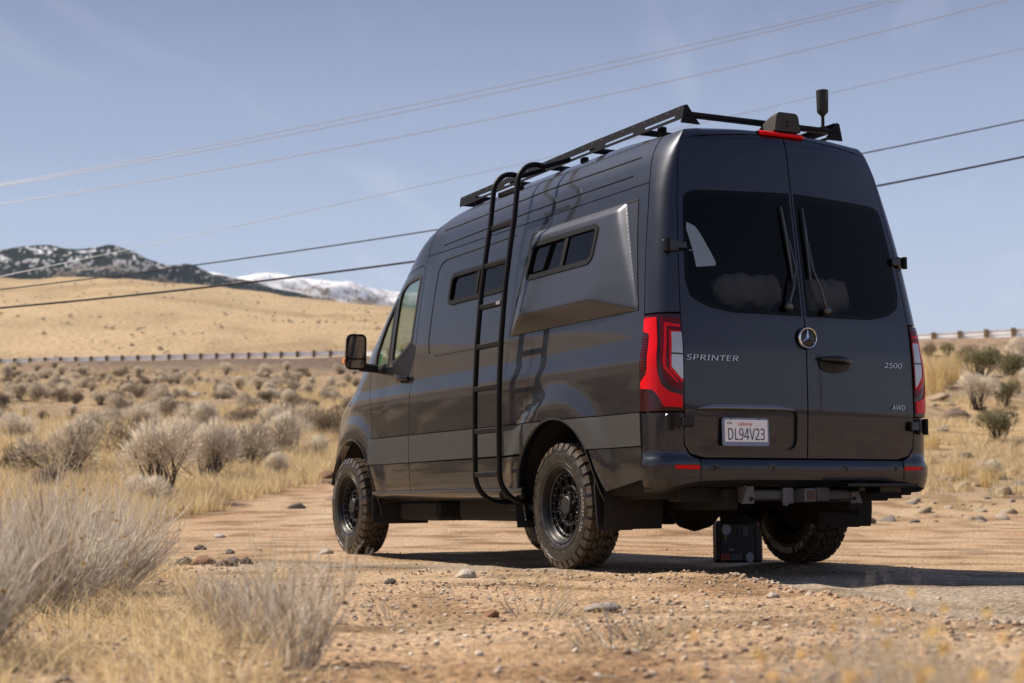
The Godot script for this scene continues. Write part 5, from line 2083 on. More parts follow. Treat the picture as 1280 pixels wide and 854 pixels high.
# ---------------------------------------------------------------- the case that stands in the shadow beyond
func build_case() -> void:
	var y := height(1.44, -2.85)
	var c := thing("equipment_case", "black equipment case with stickers standing in the shadow beyond the van's rear axle", "case", Vector3(1.44, y - 0.005, -2.85), -0.35)
	c.scale = Vector3(0.80, 0.98, 0.9)
	var b := Bag.new()
	b.box(Vector3(0, 0.17, 0), Vector3(0.46, 0.33, 0.16), 0.02)
	part("shell", b.mesh(), M.black, c)
	for x in [-0.17, 0.17]:
		var r := Bag.new()
		r.box(Vector3(x, 0.17, 0.083), Vector3(0.035, 0.31, 0.012), 0.004)
		part("rib", r.mesh(), M.black, c)
	var h := Bag.new()
	h.tube([Vector3(-0.08, 0.33, 0), Vector3(-0.075, 0.37, 0), Vector3(0.075, 0.37, 0), Vector3(0.08, 0.33, 0)], [0.012], 8)
	part("handle", h.mesh(), M.black, c)
	var zf := 0.0905
	var round := func(x: float, yy: float, r: float, m: Material) -> void:
		var q := Bag.new()
		q.lathe([Vector2(0.0, 0.001), Vector2(r, 0.001), Vector2(r, 0.0)], 24, Transform3D(Basis(Vector3(1, 0, 0), Vector3(0, 0, 1), Vector3(0, -1, 0)), Vector3(x, yy, zf)))
		part("sticker", q.mesh(), m, c)
	var flat_ := func(x: float, yy: float, w: float, hh: float, m: Material) -> void:
		var q := Bag.new()
		q.box(Vector3(x, yy, zf), Vector3(w, hh, 0.002), 0.0)
		part("sticker", q.mesh(), m, c)
	round.call(-0.135, 0.265, 0.044, M.sticker_white)
	round.call(0.095, 0.045, 0.040, M.sticker_white)
	flat_.call(-0.145, 0.205, 0.016, 0.030, M.sticker_yellow)
	flat_.call(-0.145, 0.165, 0.014, 0.045, M.bar_grey)
	flat_.call(-0.15, 0.048, 0.085, 0.050, M.sticker_orange)
	flat_.call(-0.04, 0.048, 0.115, 0.050, M.bar_grey)
	flat_.call(0.05, 0.250, 0.055, 0.072, M.bar_grey)
	flat_.call(-0.005, 0.250, 0.016, 0.085, M.bar_grey)
	var t := letters("N", 0.022, 0.001, "Droid Sans", true)
	part("lettering", t, M.sticker_white, c, Transform3D(Basis.from_scale(Vector3(1.8, 1, 1)), Vector3(-0.09, 0.108, zf)))
	var k := letters("KO", 0.03, 0.001, "Droid Sans", true)
	part("lettering", k, M.black, c, Transform3D(Basis(), Vector3(-0.15, 0.048, zf + 0.002)))

# ---------------------------------------------------------------- overhead lines
func build_cables() -> void:
	var rows := [
		["cable", "thick dark telephone cable, the lowest line passing behind the van", M.cable_dark, 32.0, -16.82, 3.86, 17.656, 8.917, 0.88, 0.022],
		["cable", "thinner dark cable just above the thick lowest one", M.cable_dark, 36.0, -18.922, 4.467, 19.863, 10.858, 0.83, 0.0155],
		["power_line", "pale power line, upper one of the close pair at the top of the sky", M.cable_pale, 58.0, -30.485, 9.881, 32.001, 23.22, 0.849, 0.013],
		["power_line", "pale power line, lower one of the close pair at the top of the sky", M.cable_pale, 58.5, -30.748, 10.162, 32.277, 23.655, 1.284, 0.014],
		["power_line", "single pale power line midway down the sky, below the close pair", M.cable_pale, 56.0, -29.434, 9.402, 30.898, 21.73, 1.498, 0.013],
		["power_line", "faint pale power line behind the aerial, lowest of the pale ones", M.cable_pale, 54.0, -28.383, 5.714, 29.794, 18.651, 0.337, 0.010]]
	for r in rows:
		cable(r[0], r[1], r[2], [da(r[3], r[4], r[5]), da(r[3], r[6], r[7])], r[9], r[8], "overhead lines" if r[2] == M.cable_pale else "dark overhead cables")
	# the pole that the rear door mirrors
	var g := Vector2(42.0, 52.0)
	var p := thing("utility_pole", "wooden utility pole with crossarms, seen mirrored in the right rear door", "pole", Vector3(g.x, height(g.x, g.y) - 0.3, g.y))
	var b := Bag.new()
	b.tube([Vector3(0, 0, 0), Vector3(0, 11.5, 0)], [0.17, 0.11], 12)
	part("post", b.mesh(), M.pole, p)
	for y in [10.9, 9.9]:
		var a := Bag.new()
		a.box(Vector3(0, y, 0.14), Vector3(2.4, 0.12, 0.10), 0.01, Basis.from_euler(Vector3(0, 0.6, 0)))
		part("crossarm", a.mesh(), M.pole, p)

# ---------------------------------------------------------------- plants
func dome_shrub(seed_: int, n: int, leaf_len: float, leaf_w: float, tones: Array, twig: Color, squat := 0.75) -> Array:
	# a rounded desert shrub about 1 m wide and 0.75 m tall: [foliage, branches]
	var g := RandomNumberGenerator.new()
	g.seed = seed_
	var lobes := []
	for k in 7:
		var a := g.randf() * TAU
		var r := g.randf_range(0.05, 0.34)
		lobes.append([Vector3(cos(a) * r, g.randf_range(0.22, 0.50) * squat / 0.75, sin(a) * r), g.randf_range(0.16, 0.27)])
	var f := Bag.new()
	for k in n:
		var l: Array = lobes[g.randi() % lobes.size()]
		var d := Vector3(g.randfn(), g.randfn() * 0.8 + 0.35, g.randfn()).normalized()
		var p: Vector3 = l[0] + d * l[1] * pow(g.randf(), 0.35)
		if p.y < 0.03:
			p.y = 0.03 + g.randf() * 0.1
		var dir := (d * 0.8 + Vector3(p.x * 0.8, 0.75, p.z * 0.8) + Vector3(g.randfn(), g.randfn(), g.randfn()) * 0.30).normalized()
		var side := dir.cross(Vector3(g.randfn(), g.randfn(), g.randfn())).normalized()
		var ln := leaf_len * g.randf_range(0.6, 1.4)
		var w := leaf_w * g.randf_range(0.6, 1.3)
		var t: Color = tones[g.randi() % tones.size()]
		f.col = t * g.randf_range(0.78, 1.15)
		var nn := side.cross(dir).normalized()
		var soft := (nn * (1.0 if nn.dot(d) > 0.0 else -1.0) + d).normalized()
		var i := f.add(p - side * w * 0.5, soft)
		f.add(p + side * w * 0.5, soft)
		f.add(p + dir * ln * 0.6 + side * w * 0.45, soft)
		f.add(p + dir * ln, soft)
		f.tri(i, i + 1, i + 2)
		f.tri(i, i + 2, i + 3)
	var b := Bag.new()
	for k in 22:
		var l: Array = lobes[g.randi() % lobes.size()]
		var top: Vector3 = l[0] + Vector3(g.randfn(), g.randf(), g.randfn()) * 0.14
		var foot := Vector3(g.randfn() * 0.05, -0.05, g.randfn() * 0.05)
		var mid := foot.lerp(top, 0.5) + Vector3(g.randfn(), 0.0, g.randfn()) * 0.05
		b.col = twig * g.randf_range(0.7, 1.2)
		b.tube([foot, mid, top], [0.014, 0.010, 0.004], 4, false)
	return [f.mesh(), b.mesh()]

func grass_tuft(seed_: int, blades: int, h: float, spread: float, w: float, lean: float, tones: Array) -> ArrayMesh:
	var g := RandomNumberGenerator.new()
	g.seed = seed_
	var b := Bag.new()
	for k in blades:
		var a := g.randf() * TAU
		var r := spread * sqrt(g.randf())
		var p := Vector3(cos(a) * r, -0.01, sin(a) * r)
		var out := Vector3(cos(a), 0, sin(a)) * lean * g.randf_range(0.2, 1.2) + Vector3(g.randfn(), 0, g.randfn()) * lean * 0.5
		var hh := h * g.randf_range(0.55, 1.15)
		var t := g.randf() * TAU
		var side := Vector3(cos(t), 0, sin(t))
		var c: Color = tones[g.randi() % tones.size()]
		b.col = c * g.randf_range(0.8, 1.15)
		var prev := -1
		var nn := Vector3(-side.z, 0.5, side.x).normalized()
		for s in 4:
			var u := s / 3.0
			var q := p + Vector3(0, hh * (u - 0.18 * u * u * lean), 0) + out * hh * u * u
			var ww := w * (1.0 - u * 0.9)
			var i := b.add(q - side * ww * 0.5, nn)
			b.add(q + side * ww * 0.5, nn)
			if prev >= 0:
				b.tri(prev, prev + 1, i + 1)
				b.tri(prev, i + 1, i)
			prev = i
	return b.mesh()

func stem_bush(seed_: int, stems: int, h: float, spread: float, thick: float, forks: int, tones: Array, sway := Vector3.ZERO, heads := 0, head_tone := Color(0.6, 0.42, 0.14)) -> Array:
	# a bush of bare forking stems (rabbitbrush in winter): [stems, seed heads]
	var g := RandomNumberGenerator.new()
	g.seed = seed_
	var b := Bag.new()
	var hd := Bag.new()
	var tips := []
	for k in stems:
		var a := g.randf() * TAU
		var r := spread * 0.30 * sqrt(g.randf())
		var lean := pow(g.randf(), 0.8) * 0.75
		var p := Vector3(cos(a) * r, -0.02, sin(a) * r)
		var dir := (Vector3(cos(a + g.randfn() * 0.4) * lean * spread / h * 1.5, 1.0, sin(a + g.randfn() * 0.4) * lean * spread / h * 1.5) + sway).normalized()
		var ln := h * g.randf_range(0.55, 1.08) * (1.0 - 0.18 * lean)
		var t: Color = tones[g.randi() % tones.size()]
		b.col = t * g.randf_range(0.75, 1.15) if g.randf() > 0.06 else Color(0.30, 0.23, 0.17)
		var pts := [p]
		var th := thick * (0.75 + 1.5 * pow(g.randf(), 4.0))
		var d := dir
		for s in 4:
			d = (d + Vector3(g.randfn(), g.randfn() * 0.4 + 0.22, g.randfn()) * 0.10).normalized()
			pts.append(pts[-1] + d * ln / 4.0)
		b.tube(pts, [th, th * 0.85, th * 0.7, th * 0.5, th * 0.28], 3, false)
		tips.append(pts[4])
		for f in forks:
			var at := g.randi_range(1, 3)
			var q: Vector3 = pts[at].lerp(pts[at + 1], g.randf())
			var fd := (d + Vector3(g.randfn(), 0.45 + g.randfn() * 0.3, g.randfn()) * 0.40).normalized()
			var fl := ln * g.randf_range(0.18, 0.40)
			b.tube([q, q + fd * fl * 0.5 + Vector3(g.randfn(), 0, g.randfn()) * 0.004, q + fd * fl + Vector3(0, fl * 0.12, 0)], [thick * 0.5, thick * 0.4, thick * 0.2], 3, false)
			tips.append(q + fd * fl)
	for k in heads:
		var q: Vector3 = tips[g.randi() % tips.size()]
		hd.col = head_tone * g.randf_range(0.8, 1.15)
		for j in 9:
			var d := Vector3(g.randfn(), g.randfn() + 0.5, g.randfn()).normalized()
			var s := d.cross(Vector3(g.randfn(), g.randfn(), g.randfn())).normalized() * 0.0045
			var e := q + d * g.randf_range(0.006, 0.013)
			hd.flat([q - s, q + s, e + s * 0.8, e - s * 0.8])
	return [b.mesh(), hd.mesh() if heads > 0 else null]

func plant(called: String, label: String, category: String, parts: Array, at: Vector3, turn: float, scale_: float, group := "", tall := 1.0) -> Node3D:
	var o := thing(called, label, category, at, turn, group)
	o.scale = Vector3(scale_, scale_ * tall, scale_)
	for p in parts:
		if p[1] != null:
			part(p[0], p[1], p[2], o)
	return o

func scatter(called: String, mesh: Mesh, mat: Material, places: Array, tints := []) -> void:
	# countless small things: one object
	var mm := MultiMesh.new()
	mm.transform_format = MultiMesh.TRANSFORM_3D
	mm.use_colors = tints.size() > 0
	mm.mesh = mesh
	mm.instance_count = places.size()
	for k in places.size():
		mm.set_instance_transform(k, places[k])
		if tints.size():
			mm.set_instance_color(k, tints[k % tints.size()])
	var o := MultiMeshInstance3D.new()
	o.name = numbered(called)
	o.multimesh = mm
	o.material_override = mat
	o.set_meta("kind", "stuff")
	add_child(o)

func spot(d: float, a: float, sink := 0.0) -> Vector3:
	var g := ground_place(d, a)
	return Vector3(g.x, height(g.x, g.y) - sink, g.y)

func upright(d: float, a: float, s: float, g: RandomNumberGenerator, tilt := 0.0) -> Transform3D:
	var b := Basis.from_euler(Vector3(g.randfn() * tilt, g.randf() * TAU, g.randfn() * tilt)).scaled(Vector3(s, s * g.randf_range(0.8, 1.2), s))
	return Transform3D(b, spot(d, a, 0.01))

func build_plants() -> void:
	var g := RandomNumberGenerator.new()
	g.seed = 99
	var grey := [Color(0.58, 0.52, 0.44), Color(0.66, 0.60, 0.52), Color(0.49, 0.43, 0.36), Color(0.72, 0.66, 0.58)]
	var pale := [Color(0.74, 0.68, 0.60), Color(0.80, 0.75, 0.67), Color(0.65, 0.575, 0.48), Color(0.84, 0.79, 0.71)]
	var brown := [Color(0.33, 0.275, 0.22), Color(0.41, 0.35, 0.285), Color(0.25, 0.205, 0.165)]
	var sage := [Color(0.21, 0.20, 0.115), Color(0.27, 0.255, 0.16), Color(0.34, 0.31, 0.21), Color(0.16, 0.155, 0.085)]
	var wood := Color(0.12, 0.09, 0.07)
	var kinds := {"grey": [], "pale": [], "brown": [], "sage": []}
	for k in 3:
		kinds.grey.append(dome_shrub(20 + k, 3600, 0.075, 0.011, grey, wood))
		kinds.pale.append(dome_shrub(30 + k, 4200, 0.085, 0.008, pale, wood, 0.85))
		kinds.brown.append(dome_shrub(40 + k, 3000, 0.075, 0.012, brown, wood, 0.65))
		kinds.sage.append(dome_shrub(50 + k, 3600, 0.050, 0.015, sage, wood, 0.9))
	var put := func(kind: String, d: float, a: float, w: float, label: String, group: String) -> void:
		var m: Array = kinds[kind][g.randi() % 3]
		plant("sagebrush" if kind != "pale" else "rabbitbrush", label, "shrub", [["foliage", m[0], M.leaf], ["branches", m[1], M.stem]], spot(d, a, 0.04 * w), g.randf() * TAU, w, group, g.randf_range(0.85, 1.15))
	# the larger shrubs above the dirt pad on the left
	var near := [
		[33.1, -9.15, 1.6, "grey", "broad grey shrub at the far left edge, just above the rabbitbrush tops"],
		[39.3, -9.14, 1.6, "brown", "broad brown-grey shrub behind the pale foreground rabbitbrush, left of the van"],
		[48.6, -12.43, 1.5, "grey", "rounded grey shrub high on the left, above the broad brown-grey one"],
		[46.7, -14.2, 1.2, "pale", "pale shrub at the left picture edge, below the dotted slope"],
		[27.4, -5.83, 1.5, "pale", "wide pale shrub nearest the dirt pad, right of the foreground rabbitbrush"],
		[31.6, -5.84, 1.5, "pale", "pale feathery shrub just behind the wide pale one by the dirt pad"],
		[35.3, -6.02, 1.85, "grey", "largest grey shrub with dark branches, left of the van's front wheel"],
		[39.7, -5.93, 1.55, "grey", "tall grey shrub behind the largest one, left of the van's front wing"],
		[45.9, -6.30, 1.4, "pale", "pale shrub left of the van's bonnet, upper one of the cluster"],
		[58.3, -7.66, 1.5, "grey", "grey shrub below the door mirror, farthest of the cluster by the van"],
		[51.7, -9.88, 1.45, "pale", "pale shrub in the middle of the left slope, above the brown-grey one"],
		[32.8, -4.74, 0.75, "pale", "small pale shrub at the edge of the dirt pad by straw grass"],
		[33.6, -10.04, 0.95, "brown", "low brown shrub at the left picture edge beside the broad grey one"],
		[25.4, -5.65, 0.8, "pale", "low pale shrub touching the dirt pad behind the foreground bush"],
		[28.9, -8.21, 0.8, "brown", "low dark shrub just behind the tall rabbitbrush tops at left"],
		[39.6, -4.65, 0.7, "pale", "small pale shrub nearest the van's front wing"],
		[36.8, -7.38, 1.3, "pale", "pale shrub between the brown-grey shrub and the largest grey one"]]
	for q in near:
		put.call(q[3], q[0], q[1], q[2] * 1.12, q[4], "shrubs above the dirt pad")
	# shrubs dotting the slope below the guardrail
	var rowed := {}
	var tries := 0
	var count := 0
	while count < 260 and tries < 20000:
		tries += 1
		var b := g.randf_range(-0.33, -0.095)
		var d := 46.0 + 120.0 * pow(g.randf(), 0.85)
		var a := b * d
		if patches.get_noise_2d(d * 0.25, a * 0.25) < -0.16 or d > rail_at(b).x - 25.0:
			continue
		var w := 0.55 + 1.15 * pow(g.randf(), 1.6)
		var kind: String = ["grey", "grey", "brown", "pale"][g.randi() % 4]
		var look_: String = {"grey": "rounded grey sagebrush", "brown": "dark brown-grey sagebrush", "pale": "pale silvery rabbitbrush"}[kind]
		var far := "just under the guardrail, left of the van" if d > 150.0 else ("high on the left slope" if d > 125.0 else ("halfway up the left slope" if d > 95.0 else ("low on the left slope" if d > 75.0 else "at the foot of the left slope")))
		var size := "small " if w < 0.75 else ("wide " if w > 1.2 else "")
		var key := "%s%s|%s" % [size, look_, far]
		if not rowed.has(key):
			rowed[key] = []
		rowed[key].append([b, kind, d, a, w])
		count += 1
	for key in rowed:
		var row: Array = rowed[key]
		row.sort_custom(func(x: Array, y: Array) -> bool: return x[0] < y[0])
		var bits: PackedStringArray = key.split("|")
		for k in row.size():
			var q: Array = row[k]
			var say := "the only %s %s" % [bits[0], bits[1]] if row.size() == 1 else ("leftmost %s %s" % [bits[0], bits[1]] if k == 0 else "%s %s from the left %s" % [ordinal(k), bits[0], bits[1]])
			put.call(q[1], q[2], q[3], q[4], say, "sagebrush dotting the slope below the guardrail")
	# right bank
	var right := [
		[34.3, 10.23, 0.88, "sage", "green-grey bush standing alone on the stony bank right of the van"],
		[60.7, 17.5, 1.75, "sage", "broad olive bush on the bank above the green-grey one"],
		[63.1, 19.33, 1.5, "sage", "olive bush at the right picture edge below the guardrail"],
		[47.3, 13.53, 1.2, "pale", "pale grey shrub beside the brown boulder on the right bank"],
		[50.3, 15.23, 1.05, "sage", "small olive bush at the right edge, below the broad one"],
		[81.7, 25.4, 1.8, "pale", "pale shrub at the top of the bank, far right"],
		[84.1, 23.66, 1.4, "brown", "brown shrub at the top of the bank below the guardrail"],
		[29.2, 8.57, 0.5, "pale", "very small pale shrub low on the right bank"],
		[94.6, 24.3, 1.2, "brown", "dark shrub just under the guardrail beside the tail lamp"],
		[89.9, 24.2, 1.0, "sage", "little green shrub right under the guardrail"],
		[70.0, 21.5, 1.5, "pale", "silvery shrub at the right edge, between the olive bushes and the guardrail"],
		[72.0, 19.2, 1.3, "grey", "grey shrub behind the tall straw grass on the right bank"],
		[56.0, 17.9, 1.0, "pale", "pale shrub under the broad olive bush"]]
	for q in right:
		put.call(q[3], q[0], q[1], q[2] * 1.1, q[4], "shrubs on the right bank")
	# scrub on the hillside behind the camera (mirrored in the rear doors) and far-off scrub on the hill
	var scrub := []
	while scrub.size() < 1500:
		var d := -g.randf_range(7.0, 90.0)
		var a := g.randf_range(-25.0, 110.0)
		scrub.append(upright(d, a, g.randf_range(0.7, 2.0), g))
	while scrub.size() < 4200:
		var d := g.randf_range(8.0, 110.0)
		var a := -d * g.randf_range(0.42, 3.0) - 6.0
		scrub.append(upright(d, a, g.randf_range(0.7, 1.7), g))
	scatter("scrub", kinds.brown[0][0], M.leaf, scrub)
	var dots := []
	while dots.size() < 750:
		var b := g.randf_range(-0.40, 0.05)
		var d := g.randf_range(205.0, 520.0)
		if patches.get_noise_2d(d * 0.05, b * d * 0.05) + g.randf() * 0.5 < 0.22:
			continue
		dots.append(upright(d, b * d, 0.25 + 0.75 * pow(g.randf(), 2.5), g))
	scatter("hill_scrub", kinds.grey[1][0], M.leaf, dots)
	# dry grass
	var straw := [Color(0.77, 0.63, 0.39), Color(0.83, 0.70, 0.47), Color(0.70, 0.55, 0.31), Color(0.85, 0.76, 0.57)]
	var tuft := grass_tuft(1, 26, 0.34, 0.16, 0.012, 0.55, straw)
	var wide := grass_tuft(2, 22, 0.5, 0.45, 0.035, 0.6, straw)
	var spots := []
	while spots.size() < 9000:
		var b := g.randf_range(-0.36, 0.0)
		var d := g.randf_range(15.0, 62.0)
		var a := b * d
		var e := curve(DIRT_END, b)
		if d < e - 0.5 + g.randf() * 2.0:
			continue
		if patches.get_noise_2d(d * 0.5, a * 0.5) + g.randf() * 0.35 < 0.02:
			continue
		spots.append(upright(d, a, g.randf_range(0.6, 1.35), g))
	while spots.size() < 11200:
		var b := g.randf_range(0.19, 0.38)
		var d := g.randf_range(24.0, 66.0)
		var a := b * d
		if d < curve(DIRT_END, b) + g.randf() * 2.5:
			continue
		if patches.get_noise_2d(d * 0.5, a * 0.5) + g.randf() * 0.4 < 0.22:
			continue
		spots.append(upright(d, a, g.randf_range(0.35, 0.9), g))
	scatter("dry_grass", tuft, M.leaf, spots)
	spots = []
	while spots.size() < 2600:
		var b := g.randf_range(-0.35, 0.0) if g.randf() < 0.75 else g.randf_range(0.19, 0.36)
		var d := g.randf_range(55.0, 172.0)
		var a := b * d
		if d > rail_at(b).x - 24.0 or patches.get_noise_2d(d * 0.16 + 20.0, a * 0.16) + g.randf() * 0.3 < 0.30:
			continue
		spots.append(upright(d, a, g.randf_range(0.5, 1.1), g))
	scatter("far_dry_grass", wide, M.leaf, spots)
	# tall straw clumps on the right bank
	var tall := grass_tuft(4, 260, 1.0, 0.30, 0.012, 0.34, [Color(0.72, 0.57, 0.31), Color(0.78, 0.64, 0.38), Color(0.66, 0.50, 0.24)])
	for q in [[55.8, 14.6, 1.5, "tall straw-coloured grass clump beside the tail lamp on the right bank"], [57.5, 15.4, 1.35, "straw grass clump right of the tallest one, above the boulder"], [53.5, 13.9, 1.1, "straw grass clump partly hidden by the van's right rear edge"], [33.5, 8.6, 0.55, "short straw tuft low on the bank beside the bumper"], [29.0, 7.95, 0.5, "short straw tuft at the foot of the right bank"], [28.1, 8.2, 0.5, "short straw tuft by the dirt at the right bank's foot, farther right"]]:
		plant("grass_clump", q[3], "grass clump", [["blades", tall, M.leaf]], spot(q[0], q[1], 0.03), g.randf() * TAU, q[2], "straw grass on the right bank")
	foreground(g)

func ordinal(k: int) -> String:
	var words := ["leftmost", "second", "third", "fourth", "fifth", "sixth", "seventh", "eighth", "ninth", "tenth", "eleventh", "twelfth", "thirteenth", "fourteenth", "fifteenth", "sixteenth", "seventeenth", "eighteenth", "nineteenth", "twentieth"]
	return words[k] if k < words.size() else "%dth" % (k + 1)

func foreground(g: RandomNumberGenerator) -> void:
	var silver := [Color(0.88, 0.83, 0.75), Color(0.90, 0.86, 0.79), Color(0.82, 0.75, 0.65), Color(0.92, 0.89, 0.82), Color(0.74, 0.65, 0.51)]
	var straw := [Color(0.79, 0.66, 0.43), Color(0.84, 0.73, 0.52), Color(0.72, 0.57, 0.34)]
	var mixed := silver + [Color(0.62, 0.47, 0.24)]
	var big := stem_bush(71, 430, 0.62, 0.52, 0.0033, 4, silver, Vector3(0.10, 0, 0.05), 60)
	var big2 := stem_bush(72, 330, 0.55, 0.48, 0.0031, 4, silver, Vector3(0.16, 0, 0.08), 30)
	var small := stem_bush(73, 95, 0.32, 0.16, 0.0025, 4, silver, Vector3(0.12, 0, 0.0))
	var tan_ := stem_bush(74, 170, 0.24, 0.24, 0.0018, 4, mixed)
	var weed := stem_bush(75, 60, 0.36, 0.16, 0.0020, 5, [Color(0.80, 0.74, 0.63), Color(0.84, 0.78, 0.68), Color(0.74, 0.65, 0.50)], Vector3(0.05, 0, 0), 34, Color(0.86, 0.68, 0.30))
	var twiggy := stem_bush(76, 26, 0.16, 0.30, 0.0020, 4, [Color(0.62, 0.55, 0.44), Color(0.70, 0.64, 0.54), Color(0.50, 0.42, 0.31)])
	var st := func(called: String, label: String, m: Array, d: float, a: float, s: float, group := "", turn := 0.0) -> void:
		plant(called, label, "dry plant" if called == "dry_weed" else "shrub", [["stems", m[0], M.stem], ["seed_heads", m[1], M.leaf]], spot(d, a, 0.0), turn, s, group).find_children("seed_heads*", "", true, false).map(func(n: Node) -> void: n.set_meta("kind", "stuff"))
	st.call("rabbitbrush", "large silvery rabbitbrush filling the left edge of the foreground", big, 6.3, -1.80, 0.80)
	st.call("rabbitbrush", "silvery rabbitbrush leaning right, behind the large one on the left", big2, 7.6, -1.90, 0.86, "", 0.6)
	st.call("rabbitbrush", "blurred rabbitbrush in the bottom left corner, nearest the camera", big, 4.4, -1.50, 0.66, "", 2.0)
	st.call("rabbitbrush", "silver stems standing between the large rabbitbrush and the dirt pad", big2, 9.0, -2.40, 0.80, "", 3.0)
	st.call("rabbitbrush", "small silver-stemmed bush alone in the foreground below the front wheel", small, 4.35, -0.57, 1.0, "", 0.4)
	st.call("rabbitbrush", "low tan bush left of the small silver-stemmed one", tan_, 5.1, -0.80, 1.0, "", 1.0)
	st.call("rabbitbrush", "low tan bush in straw litter, right of the large rabbitbrush", tan_, 5.9, -1.04, 0.95, "", 2.2)
	var weeds := [[1.8, 0.20, 0.60], [1.9, 0.30, 0.72], [1.55, 0.28, 0.66], [2.4, 0.46, 0.70], [1.75, 0.42, 0.80], [2.15, 0.56, 0.80], [1.5, 0.40, 0.70], [1.65, 0.52, 0.7]]
	for k in weeds.size():
		var w: Array = weeds[k]
		st.call("dry_weed", ["first", "second", "third", "fourth", "fifth", "sixth", "seventh", "eighth"][k] + " blurred weed with yellow seed heads at the bottom right, counted from the left", weed, w[0], w[1], w[2], "blurred weeds at the bottom right", k * 1.3)
	st.call("dry_weed", "flat dry twigs on the dirt below the rear wheel", twiggy, 6.2, 0.08, 1.0, "", 0.3)
	st.call("dry_weed", "thin dry twig plant in the bottom middle of the foreground", twiggy, 4.6, 0.30, 1.0, "", 1.3)
	st.call("dry_weed", "small dry twig plant between the front wheel and the bottom edge", twiggy, 6.0, -0.42, 0.8, "", 2.3)
	st.call("dry_weed", "pale dry twig plant near the blurred weeds, lower middle", twiggy, 5.0, 0.42, 0.9, "", 4.0)
	# straw in the foreground at left
	var tuft := grass_tuft(9, 30, 0.20, 0.10, 0.0045, 0.9, straw)
	var spots := []
	while spots.size() < 200:
		var d := g.randf_range(3.2, 9.5)
		var b := g.randf_range(-0.36, -0.10)
		var m := smoothstep(-0.09, -0.22, b)
		if g.randf() > m or patches.get_noise_2d(d * 3.0, b * 30.0) + g.randf() * 0.6 < 0.15:
			continue
		spots.append(upright(d, b * d, g.randf_range(0.4, 1.1), g, 0.15))
	scatter("straw_grass", tuft, M.leaf, spots)
	spots = []
	var sparse := grass_tuft(10, 9, 0.09, 0.05, 0.003, 1.2, straw)
	while spots.size() < 700:
		var d := g.randf_range(3.0, 14.0)
		var b := g.randf_range(-0.34, 0.30)
		var p := ground_place(d, b * d)
		if track_side(p.x, p.y) > -0.1 or patches.get_noise_2d(p.x * 2.0, p.y * 2.0) + g.randf() * 0.5 < 0.25:
			continue
		spots.append(upright(d, b * d, g.randf_range(0.3, 1.0), g, 0.3))
	scatter("sparse_straw", sparse, M.leaf, spots)
	# broken stalks lying about
	var stalk := Bag.new()
	stalk.tube([Vector3(-0.07, 0.003, 0), Vector3(-0.02, 0.006, 0.006), Vector3(0.03, 0.004, -0.003), Vector3(0.08, 0.006, 0.004)], [0.0018, 0.0022, 0.002, 0.001], 4, false)
	spots = []
	while spots.size() < 1500:
		var d := g.randf_range(2.8, 15.0)
		var b := g.randf_range(-0.34, 0.33)
		var p := ground_place(d, b * d)
		if track_side(p.x, p.y) > -0.05 and g.randf() < 0.9:
			continue
		if patches.get_noise_2d(p.x * 1.5 + 9.0, p.y * 1.5) + g.randf() * 0.7 < 0.25:
			continue
		spots.append(upright(d, b * d, g.randf_range(0.35, 1.2), g, 0.08))
	stalk.c.fill(Color(1, 1, 1))
	scatter("stalk_litter", stalk.mesh(), M.stem, spots, [Color(0.62, 0.50, 0.32), Color(0.70, 0.62, 0.48), Color(0.48, 0.35, 0.20)])

# ---------------------------------------------------------------- rocks
func rock_mesh(seed_: int, flat_: float, sub := 2) -> ArrayMesh:
	var n := FastNoiseLite.new()
	n.seed = seed_
	n.frequency = 0.9
	n.fractal_octaves = 3
	var cuts := []
	var g := RandomNumberGenerator.new()
	g.seed = seed_
	for k in 9:
		cuts.append([Vector3(g.randfn(), g.randfn(), g.randfn()).normalized(), g.randf_range(0.62, 0.92)])
	var rows := []
	var m := 5 * sub
	var w := 8 * sub
	for i in m + 1:
		var th := PI * i / m
		var row := PackedVector3Array()
		for j in w:
			var ph := TAU * j / w
			var d := Vector3(sin(th) * cos(ph), cos(th), sin(th) * sin(ph))
			var r := 1.0
			for c in cuts:
				var q: float = d.dot(c[0])
				if q > 0.05:
					r = minf(r, c[1] / q)
			r *= 1.0 + 0.22 * n.get_noise_3d(d.x * 1.6, d.y * 1.6, d.z * 1.6)
			row.append(Vector3(d.x, d.y * flat_, d.z) * r * 0.5)
		rows.append(row)
	var b := Bag.new()
	b.sheet(rows, true)
	return b.mesh()

